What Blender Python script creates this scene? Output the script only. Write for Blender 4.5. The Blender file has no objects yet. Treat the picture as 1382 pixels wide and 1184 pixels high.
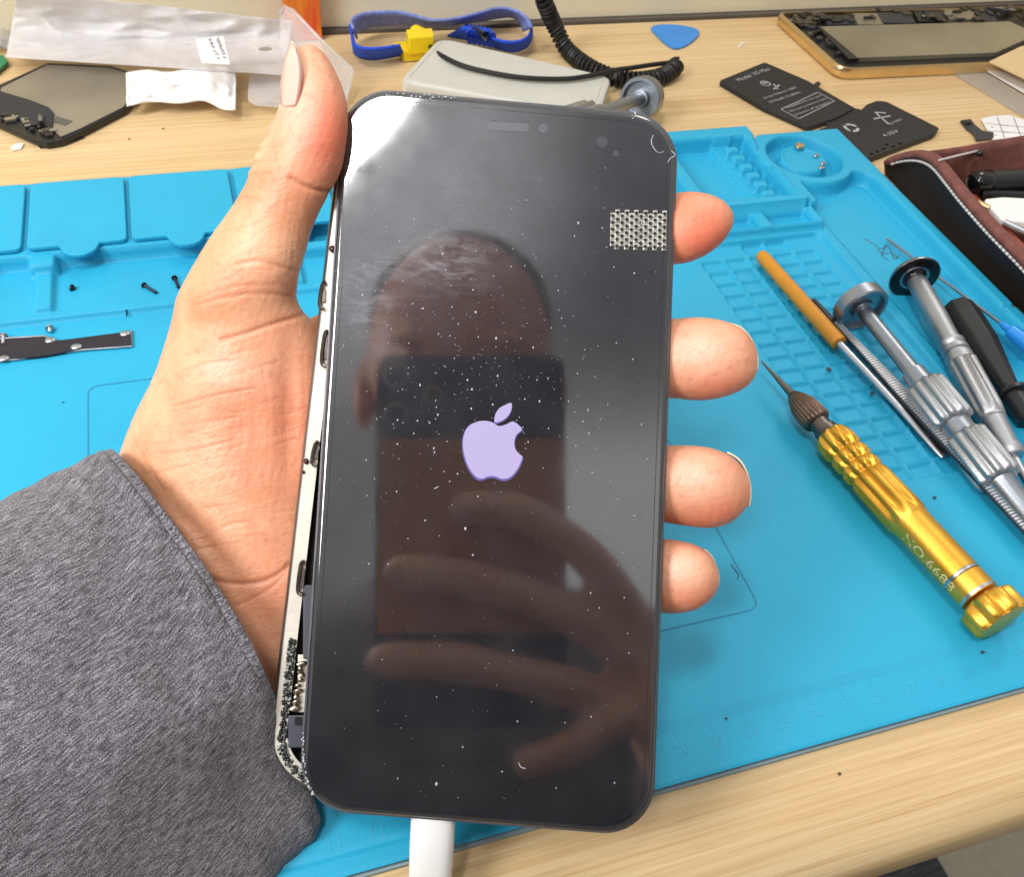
import bpy, bmesh, math, random
import numpy as np
from mathutils import Vector, Matrix, noise as mnoise
random.seed(7); np.random.seed(7)
PI = math.pi
scene = bpy.context.scene
COL = scene.collection

# ------------------------------------------------------------------ camera model (all lengths in mm, scaled to metres on build)
F = 1246.99; CX, CY = 691.0, 592.0; H = 230.0
RWC = np.array([[0.9524, 0.1554, -0.2622], [-0.2907, 0.7216, -0.6283], [0.0916, 0.6747, 0.7324]])
_u, _s, _v = np.linalg.svd(RWC); RWC = _u @ _v
CAM = np.array([0, 0, H])
def cray(u, v): return np.array([(u-CX)/F, -(v-CY)/F, -1.0])
def C3(u, v, d): return CAM + RWC @ (cray(u, v)*d)              # a point at depth d
def D(u, v, z=0.0):                                             # a point on the level z above the desk
    r = RWC @ cray(u, v); return CAM + r*((z-H)/r[2])
def zat(u, v, y):                                               # height above the desk where pixel u,v meets the upright plane at y
    r = RWC @ cray(u, v); return H+r[2]*y/r[1]
def rotv(w):
    th = np.linalg.norm(w); k = w/th
    K = np.array([[0, -k[2], k[1]], [k[2], 0, -k[0]], [-k[1], k[0], 0]])
    return np.eye(3)+math.sin(th)*K+(1-math.cos(th))*K@K
RP = rotv(np.array([-0.0756, 0.0186, -0.0568])); TP = np.array([-4.0, -2.95, -208.92])
NP_ = RP[:, 2]; CPL = NP_ @ TP
def S(u, v, off=0.0):                                           # a point on the phone's screen plane
    r = cray(u, v); return CAM + RWC @ (r*((CPL+off)/(NP_ @ r)))
NW = RWC @ NP_; TW = CAM + RWC @ TP; PXW = RWC @ RP[:, 0]; PYW = RWC @ RP[:, 1]
def M(u, v, dist):                                              # where the screen mirrors pixel u,v to
    s = S(u, v); d = s-CAM; d = d/np.linalg.norm(d); r = d-2*(d@NW)*NW
    return s + r*dist
def MP(u, v, h):                                                # the same, at height h above the screen plane
    s = S(u, v); d = s-CAM; d = d/np.linalg.norm(d); r = d-2*(d@NW)*NW
    return s + r*(h/abs(r@NW))
TOCAM = -(RWC @ np.array([0, 0, -1.0]))
def nrm(a): a = np.asarray(a, float); return a/np.linalg.norm(a)
def lin(r, g, b):
    f = lambda c: (c/12.92 if c <= .04045 else ((c+.055)/1.055)**2.4)
    return (f(r/255), f(g/255), f(b/255), 1)

# ------------------------------------------------------------------ materials
def newmat(name):
    m = bpy.data.materials.new(name); m.use_nodes = True
    nt = m.node_tree; return m, nt, nt.nodes, nt.links, nt.nodes['Principled BSDF']
def setp(b, **k):
    for n, v in k.items():
        b.inputs[n.replace('_', ' ')].default_value = v
MATS = {}
def mat(name, c, rough=.5, metal=0, var=.12, scale=60, bump=.0, bscale=400, spec=.5, coat=0, trans=0, alpha=1, c2=None, stretch=(1, 1, 1), aniso=0, bdist=.0004):
    if name in MATS: return MATS[name]
    m, nt, N, L, b = newmat(name)
    setp(b, Roughness=rough, Metallic=metal); b.inputs['Specular IOR Level'].default_value = spec
    b.inputs['Coat Weight'].default_value = coat; b.inputs['Coat Roughness'].default_value = .1
    b.inputs['Transmission Weight'].default_value = trans; b.inputs['Alpha'].default_value = alpha
    tc = N.new('ShaderNodeTexCoord'); mp = N.new('ShaderNodeMapping'); mp.inputs['Scale'].default_value = stretch
    L.new(tc.outputs['Object'], mp.inputs[0])
    no = N.new('ShaderNodeTexNoise'); no.inputs['Scale'].default_value = scale; no.inputs['Detail'].default_value = 5
    L.new(mp.outputs[0], no.inputs[0])
    r = N.new('ShaderNodeValToRGB'); r.color_ramp.elements[0].position = .3; r.color_ramp.elements[1].position = .7
    a = c2 or tuple(max(0, x*(1-var)) for x in c[:3])+(1,)
    r.color_ramp.elements[0].color = a; r.color_ramp.elements[1].color = c if c2 else tuple(min(1, x*(1+var*.6)) for x in c[:3])+(1,)
    L.new(no.outputs[0], r.inputs[0]); L.new(r.outputs[0], b.inputs['Base Color'])
    mr = N.new('ShaderNodeMapRange'); mr.inputs[3].default_value = rough*.85; mr.inputs[4].default_value = min(1, rough*1.2)
    L.new(no.outputs[0], mr.inputs[0]); L.new(mr.outputs[0], b.inputs['Roughness'])
    if bump:
        n2 = N.new('ShaderNodeTexNoise'); n2.inputs['Scale'].default_value = bscale; n2.inputs['Detail'].default_value = 4
        L.new(mp.outputs[0], n2.inputs[0]); bu = N.new('ShaderNodeBump'); bu.inputs['Strength'].default_value = bump; bu.inputs['Distance'].default_value = bdist
        L.new(n2.outputs[0], bu.inputs['Height']); L.new(bu.outputs[0], b.inputs['Normal'])
    MATS[name] = m; return m

def wood_mat():
    m, nt, N, L, b = newmat('oak laminate')
    tc = N.new('ShaderNodeTexCoord')
    def noise(sc, st, det=6):
        mp = N.new('ShaderNodeMapping'); mp.inputs['Scale'].default_value = st; L.new(tc.outputs['Object'], mp.inputs[0])
        n = N.new('ShaderNodeTexNoise'); n.inputs['Scale'].default_value = sc; n.inputs['Detail'].default_value = det; L.new(mp.outputs[0], n.inputs[0]); return n
    a = noise(1, (7, 620, 620), 8); c = noise(1, (30, 1900, 1900), 3); d = noise(1, (2.5, 30, 30), 3)
    r1 = N.new('ShaderNodeValToRGB'); e = r1.color_ramp.elements
    e[0].position = .36; e[0].color = lin(214, 182, 134); e[1].position = .66; e[1].color = lin(230, 204, 160)
    L.new(a.outputs[0], r1.inputs[0])
    r2 = N.new('ShaderNodeValToRGB'); r2.color_ramp.elements[0].position = .33; r2.color_ramp.elements[0].color = (.68, .56, .42, 1); r2.color_ramp.elements[1].position = .46; r2.color_ramp.elements[1].color = (1, 1, 1, 1)
    L.new(c.outputs[0], r2.inputs[0])
    mx = N.new('ShaderNodeMixRGB'); mx.blend_type = 'MULTIPLY'; mx.inputs[0].default_value = .36; L.new(r1.outputs[0], mx.inputs[1]); L.new(r2.outputs[0], mx.inputs[2])
    r3 = N.new('ShaderNodeValToRGB'); r3.color_ramp.elements[0].color = (.88, .84, .78, 1); r3.color_ramp.elements[1].color = (1, 1, 1, 1); r3.color_ramp.elements[0].position = .35; r3.color_ramp.elements[1].position = .65
    L.new(d.outputs[0], r3.inputs[0])
    m2 = N.new('ShaderNodeMixRGB'); m2.blend_type = 'MULTIPLY'; m2.inputs[0].default_value = 1; L.new(mx.outputs[0], m2.inputs[1]); L.new(r3.outputs[0], m2.inputs[2])
    L.new(m2.outputs[0], b.inputs['Base Color']); setp(b, Roughness=.42); b.inputs['Specular IOR Level'].default_value = .4
    bu = N.new('ShaderNodeBump'); bu.inputs['Strength'].default_value = .25; bu.inputs['Distance'].default_value = .0002; L.new(c.outputs[0], bu.inputs['Height']); L.new(bu.outputs[0], b.inputs['Normal'])
    return m
WOOD = wood_mat()
BLUE = mat('blue silicone', lin(40, 166, 206), .5, var=.05, scale=14, bump=.28, bscale=1500, spec=.35, bdist=.0002)
def scuff(m):
    nt = m.node_tree; N, L = nt.nodes, nt.links; b = N['Principled BSDF']; src = b.inputs['Base Color'].links[0].from_socket
    tc = N.new('ShaderNodeTexCoord'); n = N.new('ShaderNodeTexNoise'); n.inputs['Scale'].default_value = 9; n.inputs['Detail'].default_value = 12; n.inputs['Roughness'].default_value = .72; L.new(tc.outputs['Object'], n.inputs[0])
    r = N.new('ShaderNodeMapRange'); r.inputs[1].default_value = .54; r.inputs[2].default_value = .75; r.inputs[4].default_value = .42; L.new(n.outputs[0], r.inputs[0])
    x = N.new('ShaderNodeMixRGB'); L.new(r.outputs[0], x.inputs[0]); L.new(src, x.inputs[1]); x.inputs[2].default_value = lin(40, 130, 165); L.new(x.outputs[0], b.inputs['Base Color'])
scuff(BLUE)
BLUE_LINE = mat('engraved blue', lin(38, 135, 180), .6)
BLUE_FAINT = mat('faint embossed blue', lin(54, 170, 210), .6)
MATUNDER = mat('mat underside', lin(146, 168, 178), .7)
WALL = mat('cream wall paint', lin(228, 218, 190), .6, var=.04, scale=6)
DARKSTRIP = mat('dark skirting gap', lin(92, 84, 76), .6)
BLACKPL = mat('black plastic', lin(26, 26, 28), .35, bump=.1)
BLACKRUB = mat('black rubber', lin(24, 23, 24), .5, bump=.15)
DGREY = mat('dark grey plastic', lin(52, 52, 58), .45, bump=.1)
WHITEPL = mat('white plastic', lin(236, 236, 234), .35, var=.03)
GREYPL = mat('light grey plastic', lin(200, 199, 190), .4, var=.05, bump=.1, bscale=900)
STEEL = mat('brushed steel', lin(188, 190, 196), .3, 1, var=.15, scale=90, bump=.1)
ALU = mat('satin aluminium', lin(158, 164, 172), .36, 1, var=.12, scale=60, bump=.12, bscale=1500)
ALU2 = mat('rough aluminium', lin(178, 180, 184), .45, 1, var=.12, scale=60, bump=.3, bscale=1500)
GOLD = mat('gold anodised aluminium', lin(240, 190, 84), .38, .9, var=.14, scale=50, bump=.12, bscale=1600, c2=lin(222, 164, 56))
BRONZE = mat('worn bronze', lin(126, 104, 92), .42, 1, var=.3, scale=150, bump=.5, bscale=900)
DSTEEL = mat('dark steel', lin(110, 104, 98), .35, 1, var=.3, scale=200)
ORANGE = mat('amber sleeve', lin(206, 138, 34), .45, var=.12, scale=80, bump=.15)
YELLOW = mat('yellow plastic', lin(240, 208, 16), .35, var=.06)
STRAP = mat('blue webbing', lin(36, 82, 214), .8, var=.25, scale=500, bump=.7, bscale=1500)
STRAP2 = mat('faded webbing fluff', lin(128, 142, 206), .9, var=.3, scale=420, bump=.8, bscale=1200)
PAPER = mat('white paper', lin(238, 236, 236), .7, var=.05, scale=30, bump=.2)
INK = mat('dark print', lin(70, 68, 72), .6)
LTPRINT = mat('light print', lin(172, 174, 180), .6)
SUEDE = mat('brown suede', lin(122, 74, 66), .95, var=.3, scale=260, bump=.8, bscale=900)
REDLEATHER = mat('red brown leather', lin(150, 66, 46), .6, var=.2, scale=200, bump=.3)
LEATHER = mat('black leather', lin(36, 34, 38), .62, var=.35, scale=30, bump=.35, bscale=900, spec=.25)
THREAD = mat('pale thread', lin(206, 200, 196), .8)
GOLDPHONE = mat('champagne metal', lin(232, 206, 158), .3, 1, var=.1)
CREAM = mat('cream plastic', lin(240, 232, 212), .4, var=.03)
COPPER = mat('component board', lin(96, 88, 74), .5, .3, var=.5, scale=300, bump=.5)
CHAMP = mat('champagne foil', lin(168, 160, 138), .3, .6, var=.25, scale=18, bump=.1)
SILVERBACK = mat('worn silver film', lin(160, 152, 136), .42, .55, var=.2, scale=26, bump=.3, bscale=160)
PCB = mat('green board', lin(40, 130, 90), .5)
PICK = mat('blue translucent pick', lin(40, 140, 226), .25, var=.08)
CARPET = mat('charcoal carpet', lin(70, 70, 74), .95, var=.5, scale=60, bump=.8, bscale=300, c2=lin(30, 30, 32), stretch=(1, 6, 1))
FLOORM = mat('grey floor', lin(150, 144, 128), .8, var=.1, scale=90)
REDBOX = mat('red orange card', lin(214, 70, 34), .4, var=.3, scale=60, c2=lin(226, 150, 40), stretch=(4, 4, .6))
CARD = mat('tan card', lin(226, 196, 148), .6, var=.05)

mat('gloss black', lin(14, 14, 15), .12)
def plastic_film(name, c, a, rough=.3):
    m, nt, N, L, b = newmat(name)
    setp(b, Roughness=rough); b.inputs['Base Color'].default_value = c
    tc = N.new('ShaderNodeTexCoord'); no = N.new('ShaderNodeTexNoise'); no.inputs['Scale'].default_value = 22; no.inputs['Detail'].default_value = 6; no.inputs['Distortion'].default_value = 1.5
    L.new(tc.outputs['Object'], no.inputs[0])
    mr = N.new('ShaderNodeMapRange'); mr.inputs[1].default_value = .3; mr.inputs[2].default_value = .7; mr.inputs[3].default_value = a*.75; mr.inputs[4].default_value = min(1, a*1.25)
    L.new(no.outputs[0], mr.inputs[0]); L.new(mr.outputs[0], b.inputs['Alpha'])
    bu = N.new('ShaderNodeBump'); bu.inputs['Strength'].default_value = .4; bu.inputs['Distance'].default_value = .0015; L.new(no.outputs[0], bu.inputs['Height']); L.new(bu.outputs[0], b.inputs['Normal'])
    return m
FILM = plastic_film('cloudy plastic film', lin(238, 236, 238), .46, .3)
CLEAR = plastic_film('clear plastic shell', lin(226, 222, 222), .34, .15)
THINFILM = plastic_film('thin clear film', lin(200, 194, 186), .45, .3)

# ------------------------------------------------------------------ mesh helpers
class MB:
    def __init__(s): s.v = []; s.f = []; s.m = []; s.cm = 0
    def add(s, verts, faces):
        o = len(s.v); s.v += [tuple(map(float, p)) for p in verts]
        s.f += [tuple(i+o for i in f) for f in faces]; s.m += [s.cm]*len(faces)
    def box(s, c, a, b, d):
        c, a, b, d = map(np.asarray, (c, a, b, d)); V = []
        for k in (-1, 1):
            for i, j in ((-1, -1), (1, -1), (1, 1), (-1, 1)): V.append(c+i*a+j*b+k*d)
        s.add(V, [(3, 2, 1, 0), (4, 5, 6, 7), (0, 1, 5, 4), (1, 2, 6, 5), (2, 3, 7, 6), (3, 0, 4, 7)])
    def prism(s, bot, top):
        n = len(bot)
        s.add(list(bot)+list(top), [tuple(range(n-1, -1, -1)), tuple(range(n, 2*n))]+[(i, (i+1) % n, n+(i+1) % n, n+i) for i in range(n)])
    def rings(s, R, closed=True, cap=True):
        n = len(R[0]); V = [p for r in R for p in r]; Fc = []
        for k in range(len(R)-1):
            for i in range(n if closed else n-1):
                j = (i+1) % n; Fc.append((k*n+i, k*n+j, (k+1)*n+j, (k+1)*n+i))
        if cap and closed: Fc.append(tuple(range(n-1, -1, -1))); Fc.append(tuple((len(R)-1)*n+i for i in range(n)))
        s.add(V, Fc)
    def tube(s, pts, r, seg=10, cap=True):
        pts = [np.asarray(p, float) for p in pts]; n = len(pts); rs = r if hasattr(r, '__len__') else [r]*n
        t0 = nrm(pts[1]-pts[0]); up = np.array([0, 0, 1.]) if abs(t0[2]) < .9 else np.array([1., 0, 0]); a = nrm(np.cross(t0, up)); R = []
        for i, p in enumerate(pts):
            t = nrm(pts[min(i+1, n-1)]-pts[max(i-1, 0)]); a = nrm(a-(a@t)*t); b = np.cross(t, a)
            R.append([p+rs[i]*(math.cos(q)*a+math.sin(q)*b) for q in [2*PI*k/seg for k in range(seg)]])
        s.rings(R, cap=cap)
    def grid(s, G):
        h, w = len(G), len(G[0]); V = [p for r in G for p in r]
        s.add(V, [(i*w+j, i*w+j+1, (i+1)*w+j+1, (i+1)*w+j) for i in range(h-1) for j in range(w-1)])
    def sphere(s, c, r, seg=8):
        if not hasattr(r, '__len__'): r = (r, r, r)
        R = []
        for k in range(seg+1):
            a = -PI/2+PI*k/seg; R.append([(c[0]+max(.02, math.cos(a))*r[0]*math.cos(2*PI*i/seg/2), c[1]+max(.02, math.cos(a))*r[1]*math.sin(2*PI*i/seg/2), c[2]+r[2]*math.sin(a)) for i in range(seg*2)])
        s.rings(R)
    def build(s, name, material, parent=None, origin=None, smooth=False, bevel=0, solid=0, angle=None):
        V = np.array(s.v)
        org = np.array([V[:, 0].mean(), V[:, 1].mean(), V[:, 2].min()]) if origin is None else np.asarray(origin, float)
        if parent is not None: org = np.array(parent['_o'])
        me = bpy.data.meshes.new(name); me.from_pydata(((V-org)*.001).tolist(), [], s.f)
        for mm in (material if isinstance(material, (list, tuple)) else [material]): me.materials.append(mm)
        if isinstance(material, (list, tuple)): me.polygons.foreach_set('material_index', s.m)
        bm = bmesh.new(); bm.from_mesh(me); bmesh.ops.recalc_face_normals(bm, faces=bm.faces)
        if smooth:
            for f in bm.faces: f.smooth = True
            an = math.radians(angle or 35)
            for e in bm.edges:
                if len(e.link_faces) == 2 and e.calc_face_angle(0) > an: e.smooth = False
        bm.to_mesh(me); bm.free()
        o = bpy.data.objects.new(name, me); COL.objects.link(o); o['_o'] = list(map(float, org))
        if parent is None: o.location = Vector(org*.001)
        else: o.parent = parent
        if solid: q = o.modifiers.new('s', 'SOLIDIFY'); q.thickness = solid*.001; q.offset = 0
        if bevel: q = o.modifiers.new('b', 'BEVEL'); q.width = bevel*.001; q.segments = 2; q.limit_method = 'ANGLE'; q.angle_limit = math.radians(40)
        return o
ALL = []
def empty(name, origin):
    o = bpy.data.objects.new(name, None); COL.objects.link(o); o.location = Vector(np.asarray(origin)*.001); o['_o'] = list(map(float, origin)); o.empty_display_size = .01; return o
def tag(o, label=None, cat=None, group=None, kind=None):
    if label: o['label'] = label
    if cat: o['category'] = cat
    if group: o['group'] = group
    if kind: o['kind'] = kind
    return o
def smoothline(pts, n=8, closed=False):
    P = [np.asarray(p, float) for p in pts]; out = []; N = len(P)
    rng = range(N if closed else N-1)
    for i in rng:
        p0, p1, p2, p3 = (P[(i-1) % N], P[i], P[(i+1) % N], P[(i+2) % N]) if closed else (P[max(i-1, 0)], P[i], P[i+1], P[min(i+2, N-1)])
        for k in range(n):
            t = k/n; out.append(.5*((2*p1)+(-p0+p2)*t+(2*p0-5*p1+4*p2-p3)*t*t+(-p0+3*p1-3*p2+p3)*t**3))
    if not closed: out.append(P[-1])
    return out
def roundpoly(pts, r, n=5):
    P = [np.asarray(p, float) for p in pts]; out = []; N = len(P); rs = r if hasattr(r, '__len__') else [r]*N
    for i in range(N):
        a, p, b = P[i-1], P[i], P[(i+1) % N]; da, db = nrm(a-p), nrm(b-p); q = rs[i]
        q = min(q, np.linalg.norm(a-p)*.45, np.linalg.norm(b-p)*.45)
        if q <= 0: out.append(p); continue
        s, e = p+da*q, p+db*q
        for k in range(n+1):
            t = k/n; out.append((1-t)**2*s+2*t*(1-t)*p+t*t*e)
    return out
def slab(mb, px, ztop, zbot, r=0):                              # an upright slab whose top outline is px at level ztop
    P = [D(u, v, ztop) for u, v in px]
    if r: P = roundpoly(P, r)
    mb.prism([np.array([p[0], p[1], zbot]) for p in P], P)
def rod(mb, stations, seg=20, flutes=0, fdepth=0, fr=None):     # stations (point, radius): a turned body along a straight axis
    P = [np.asarray(p, float) for p, r in stations]; ax = nrm(P[-1]-P[0])
    up = np.array([0, 0, 1.]); a = nrm(np.cross(ax, up)) if abs(ax[2]) < .95 else np.array([1., 0, 0]); b = np.cross(ax, a); R = []
    for k, (p, r) in enumerate(stations):
        fd = fdepth if (flutes and (fr is None or fr[k])) else 0
        ring = []
        for i in range(seg):
            q = 2*PI*i/seg; w = 1
            if fd: w = 1-fd*(.5-.5*math.cos(flutes*q))**1.5
            ring.append(P[k]+r*w*(math.cos(q)*a+math.sin(q)*b))
        R.append(ring)
    mb.rings(R)
def text_mesh(body, size, bend=None):
    cu = bpy.data.curves.new('t', 'FONT'); cu.body = body; cu.size = size; cu.align_x = 'LEFT'; cu.align_y = 'CENTER'; cu.resolution_u = 3
    o = bpy.data.objects.new('t', cu); COL.objects.link(o); dg = bpy.context.evaluated_depsgraph_get()
    me = bpy.data.meshes.new_from_object(o.evaluated_get(dg)); V = [tuple(v.co) for v in me.vertices]; Fc = [tuple(p.vertices) for p in me.polygons]
    bpy.data.objects.remove(o); bpy.data.curves.remove(cu); bpy.data.meshes.remove(me); return V, Fc
def text_on(mb, body, size, org, xd, yd, zoff=None, rot=0):
    V, Fc = text_mesh(body, size); org, xd, yd = map(np.asarray, (org, nrm(xd), nrm(yd)))
    mb.add([org+v[0]*xd+v[1]*yd for v in V], Fc)
def pxtext(mb, body, px0, px1, pxh, z, k=1.0):                  # lettering on level z from px0 to px1; pxh = point above the baseline side
    a, b, h = D(*px0, z), D(*px1, z), D(*pxh, z); xd = nrm(b-a); yd = h-a; hh = abs((yd-(yd@xd)*xd) @ nrm(yd-(yd@xd)*xd)); yd = nrm(yd-(yd@xd)*xd)
    V, Fc = text_mesh(body, 1.0); w = max(v[0] for v in V) or 1; sx = np.linalg.norm(b-a)/w; sy = hh*k
    mb.add([a+v[0]*sx*xd+v[1]*sy*yd for v in V], Fc)

# ------------------------------------------------------------------ SETTING: desk, wall, floor
mb = MB()
prof = [(505.5, 0), (62, 0)]
for k in range(1, 9):
    a = PI/2*k/8; prof.append((62-20*math.sin(a), -9+9*math.cos(a)))
prof += [(41.5, -14), (43, -26), (47, -28), (505.5, -28)]
mb.rings([[(x, y, z) for y, z in prof] for x in (-700, 1100)])
desk = mb.build('desk_top', WOOD, smooth=True, origin=(0, 0, 0)); tag(desk, kind='structure')
mb = MB(); mb.box((200, 530, 160), (900, 0, 0), (0, 20, 0), (0, 0, 157.6)); tag(mb.build('wall', WALL), kind='structure')
mb = MB(); mb.box((200, 515.5, -12), (900, 0, 0), (0, 9.4, 0), (0, 0, 14)); tag(mb.build('skirting_gap', DARKSTRIP), kind='structure')
mb = MB(); mb.box((200, 200, -725), (3000, 0, 0), (0, 3000, 0), (0, 0, 5)); tag(mb.build('floor', FLOORM), kind='structure')
mb = MB(); q = D(1258, 1150, -719); mb.box((q[0]-900, q[1]-300, -718), (900, 0, 0), (0, 700, 0), (0, 0, 1.5)); ca = mb.build('carpet', CARPET, origin=(q[0]-900, q[1], -720)); tag(ca, kind='structure')

# ------------------------------------------------------------------ SILICONE MAT (height field, moulded)
X0, X1, Y0, Y1 = -136.0, 300.0, 71.0, 360.0; st = .6
xs = np.arange(X0, X1+st/2, st); ys = np.arange(Y0, Y1+st/2, st); GX, GY = np.meshgrid(xs, ys)
def sdr(x0, x1, y0, y1, r=1.5):
    cx, cy, hx, hy = (x0+x1)/2, (y0+y1)/2, (x1-x0)/2-r, (y1-y0)/2-r
    qx, qy = np.abs(GX-cx)-hx, np.abs(GY-cy)-hy
    return np.hypot(np.maximum(qx, 0), np.maximum(qy, 0))+np.minimum(np.maximum(qx, qy), 0)-r
Z = np.full(GX.shape, 4.0)
def put(sd, z, w=1.0):
    global Z
    k = np.clip(.5-sd/w, 0, 1); k = k*k*(3-2*k); Z = Z*(1-k)+z*k
def carve(sd, dz, w=1.0):
    global Z
    k = np.clip(.5-sd/w, 0, 1); Z = Z+dz*k
carve(np.abs(GY-76.8)-.5, -.45, .7)                             # groove along the front lip
# left block: trough and the shelf the lids lie on
put(sdr(X0-5, 200, 281.5, 365, 1), 6.2, 1.0)
put(sdr(X0-5, 10, 311, 365, 1), 12.0, 1.6)
put(sdr(10, 200, 300, 365, 1), 11.0, 1.6)
put(sdr(14, 196, 305, 352, 2), 5.5, 1.4)
put(sdr(-67.8, -61.8, 284.5, 312, .8), 8.3, 1.0); put(sdr(-69.5, -60.2, 305, 313, 1), 11.6, 1.2)
put(sdr(20, 26, 284.5, 312, .8), 8.3, 1.0)
# right block
put(sdr(196, 251, 296, 365, 2.5), 14.0, 1.6)
put(sdr(203, 229.5, 301, 351, 2), 6.0, 1.4)
put(sdr(228, 238.6, 301, 350.8, 1), 8.6, 1.0)
put(sdr(238.2, 245.6, 300.5, 351, 1), 3.6, 1.2)
for yy in (342.4, 335.0, 327.6, 320.2, 312.8, 305.4):
    put(sdr(231.2, 237.8, yy-2.2, yy+2.2, .6), 12.6, .9)
put(sdr(150, 255, 283, 296, 1), 10.0, 1.2)
put(sdr(152, 221, 285.5, 295, .8), 5.2, 1.2); put(sdr(227, 248, 285.5, 295, .8), 5.2, 1.2)
# right column: rim, dish, long tray
put(sdr(251, 312, 140, 356, 10), 12.0, 1.6); put(sdr(251.5, 256, 60, 296, 2), 6.4, 1.6)
put(sdr(248, 312, 296, 356, 12), 12.0, 1.6)
put(sdr(255.5, 293.5, 148, 316, 7), 5.0, 1.8)
dc = np.hypot(GX-268.5, GY-332.5)
put(dc-23.5, 12.0, 1.4); put(dc-18, 5.0, 1.4); put(dc-11.5, 10.4, 1.2); carve(dc-9.6, -.7, .9)
for (a, b, c, d) in ((262, 222, 300, 214), (262, 206, 292, 224), (262, 198, 300, 190)):
    t = np.clip(((GX-a)*(c-a)+(GY-b)*(d-b))/((c-a)**2+(d-b)**2), 0, 1); carve(np.hypot(GX-a-t*(c-a), GY-b-t*(d-b))-.8, -.9, .9)
# screw grid inside its frame
put(sdr(70, 254, 140, 284, 5), 6.4, 1.4); put(sdr(73, 249.5, 60, 281.5, 4), 4.0, 1.4)
put(sdr(60, 254, 60, 143, 4), 4.0, 3.0)
for i in range(5):
    for j in range(16):
        carve(sdr(188.2+11.3*i, 188.2+11.3*i+9.9, 272.6-7.45*j-6.2, 272.6-7.45*j, .9), -1.5, .7)
for (a, b) in ((211, 275.2), (222.3, 275.2), (211, 147.5), (222.3, 147.5), (199.6, 147.5)):
    carve(sdr(a, a+9.9, b, b+5.4, .9), -1.5, .7)
# outline and step at the far right, rounded corners, falling edge
out = np.maximum(sdr(X0, X1, Y0, Y1, 7), np.minimum(GX-250.5, 1e3)*0-1)
step = np.where(GX > 250.5, GY-354.5, -5)
out = np.maximum(out, step)
Z = np.where(out > -.3, .05, Z*np.clip((-out)/.9+.25, 0, 1))
h, w = Z.shape; idx = np.arange(h*w).reshape(h, w)
keep = (out < 0); kf = keep[:-1, :-1] & keep[1:, :-1] & keep[:-1, 1:] & keep[1:, 1:]
quads = np.stack([idx[:-1, :-1], idx[:-1, 1:], idx[1:, 1:], idx[1:, :-1]], -1)[kf]
MO = np.array([86., 215., 0.])
mato = empty('silicone_mat', MO)
tag(mato, 'large sky blue silicone repair mat with moulded trays lying on the wooden desk', 'mat')
me = bpy.data.meshes.new('mat_body'); V = (np.stack([GX, GY, Z], -1).reshape(-1, 3)-MO)*.001
used = np.unique(quads); remap = -np.ones(h*w, int); remap[used] = np.arange(len(used))
me.from_pydata(V[used].tolist(), [], remap[quads].tolist()); me.materials.append(BLUE); me.polygons.foreach_set('use_smooth', [True]*len(me.polygons)); me.update()
o = bpy.data.objects.new('mat_body', me); COL.objects.link(o); o.parent = mato
mb = MB(); P = roundpoly([(X0+.6, Y0+.2, 0), (X1-.6, Y0+.2, 0), (X1-.6, 353.8, 0), (X0+.6, 359.5, 0)], 6); mb.prism([p+np.array([0, 0, .05]) for p in P], [p+np.array([0, 0, 1.6]) for p in P]); mb.build('underside', MATUNDER, mato)
# lids
def lid(x0, x1, tabx):
    pts = [(x0, 356.5), (x0, 313)]
    if tabx: pts += [(tabx-7, 313)]+[(tabx-6.5*math.cos(a), 312.4-6.5*math.sin(a)) for a in np.linspace(.15, PI-.15, 9)]+[(tabx+7, 313)]
    pts += [(x1, 313), (x1, 356.5)]
    P = [np.array([x, y, 12.2]) for x, y in pts]
    rr = [2.5, 2.5]+([0]*11 if tabx else [])+[2.5, 2.5]
    P = roundpoly(P, rr, 4)
    b = MB(); b.prism(P, [p+np.array([0, 0, 1.8]) for p in P]); return b.build('lid', BLUE, mato, bevel=.5)
lid(-107.5, -71.4, -89.5); lid(-69.4, -35, -51.5); lid(-33.2, 5.4, -13.7); lid(7.4, 44, 25.5)
# engraved outlines on the working area, ruler ticks and figures
mb = MB()
def line(b, pts, wd, z=4.12):
    for (p, q) in zip(pts[:-1], pts[1:]):
        p, q = np.array([*p[:2], z]), np.array([*q[:2], z]); n = nrm(np.cross(q-p, [0, 0, 1.]))*wd/2; b.add([p-n, q-n, q+n, p+n], [(0, 1, 2, 3)])
rect = roundpoly([(-51, 246, 0), (-51, 113.5, 0), (133, 113.5, 0), (133, 246, 0)], 4); line(mb, rect+[rect[0]], .45)
mb.build('engraved_outline', BLUE_LINE, mato)
mb = MB()
for i in range(0, 400):
    x = -107.5+i; L_ = 6.2 if i % 10 == 0 else (4.6 if i % 5 == 0 else 3.0)
    if x < 300: line(mb, [(x, 88.0), (x, 88.0-L_)], .28, 4.1)
for k in range(0, 41):
    if -107.5+10*k < 295: text_on(mb, str(k), 4.6, (-107.5+10*k-2.5, 79.4, 4.1), (1, 0, 0), (0, 1, 0))
mb.build('ruler_scale', BLUE_FAINT, mato)

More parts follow.
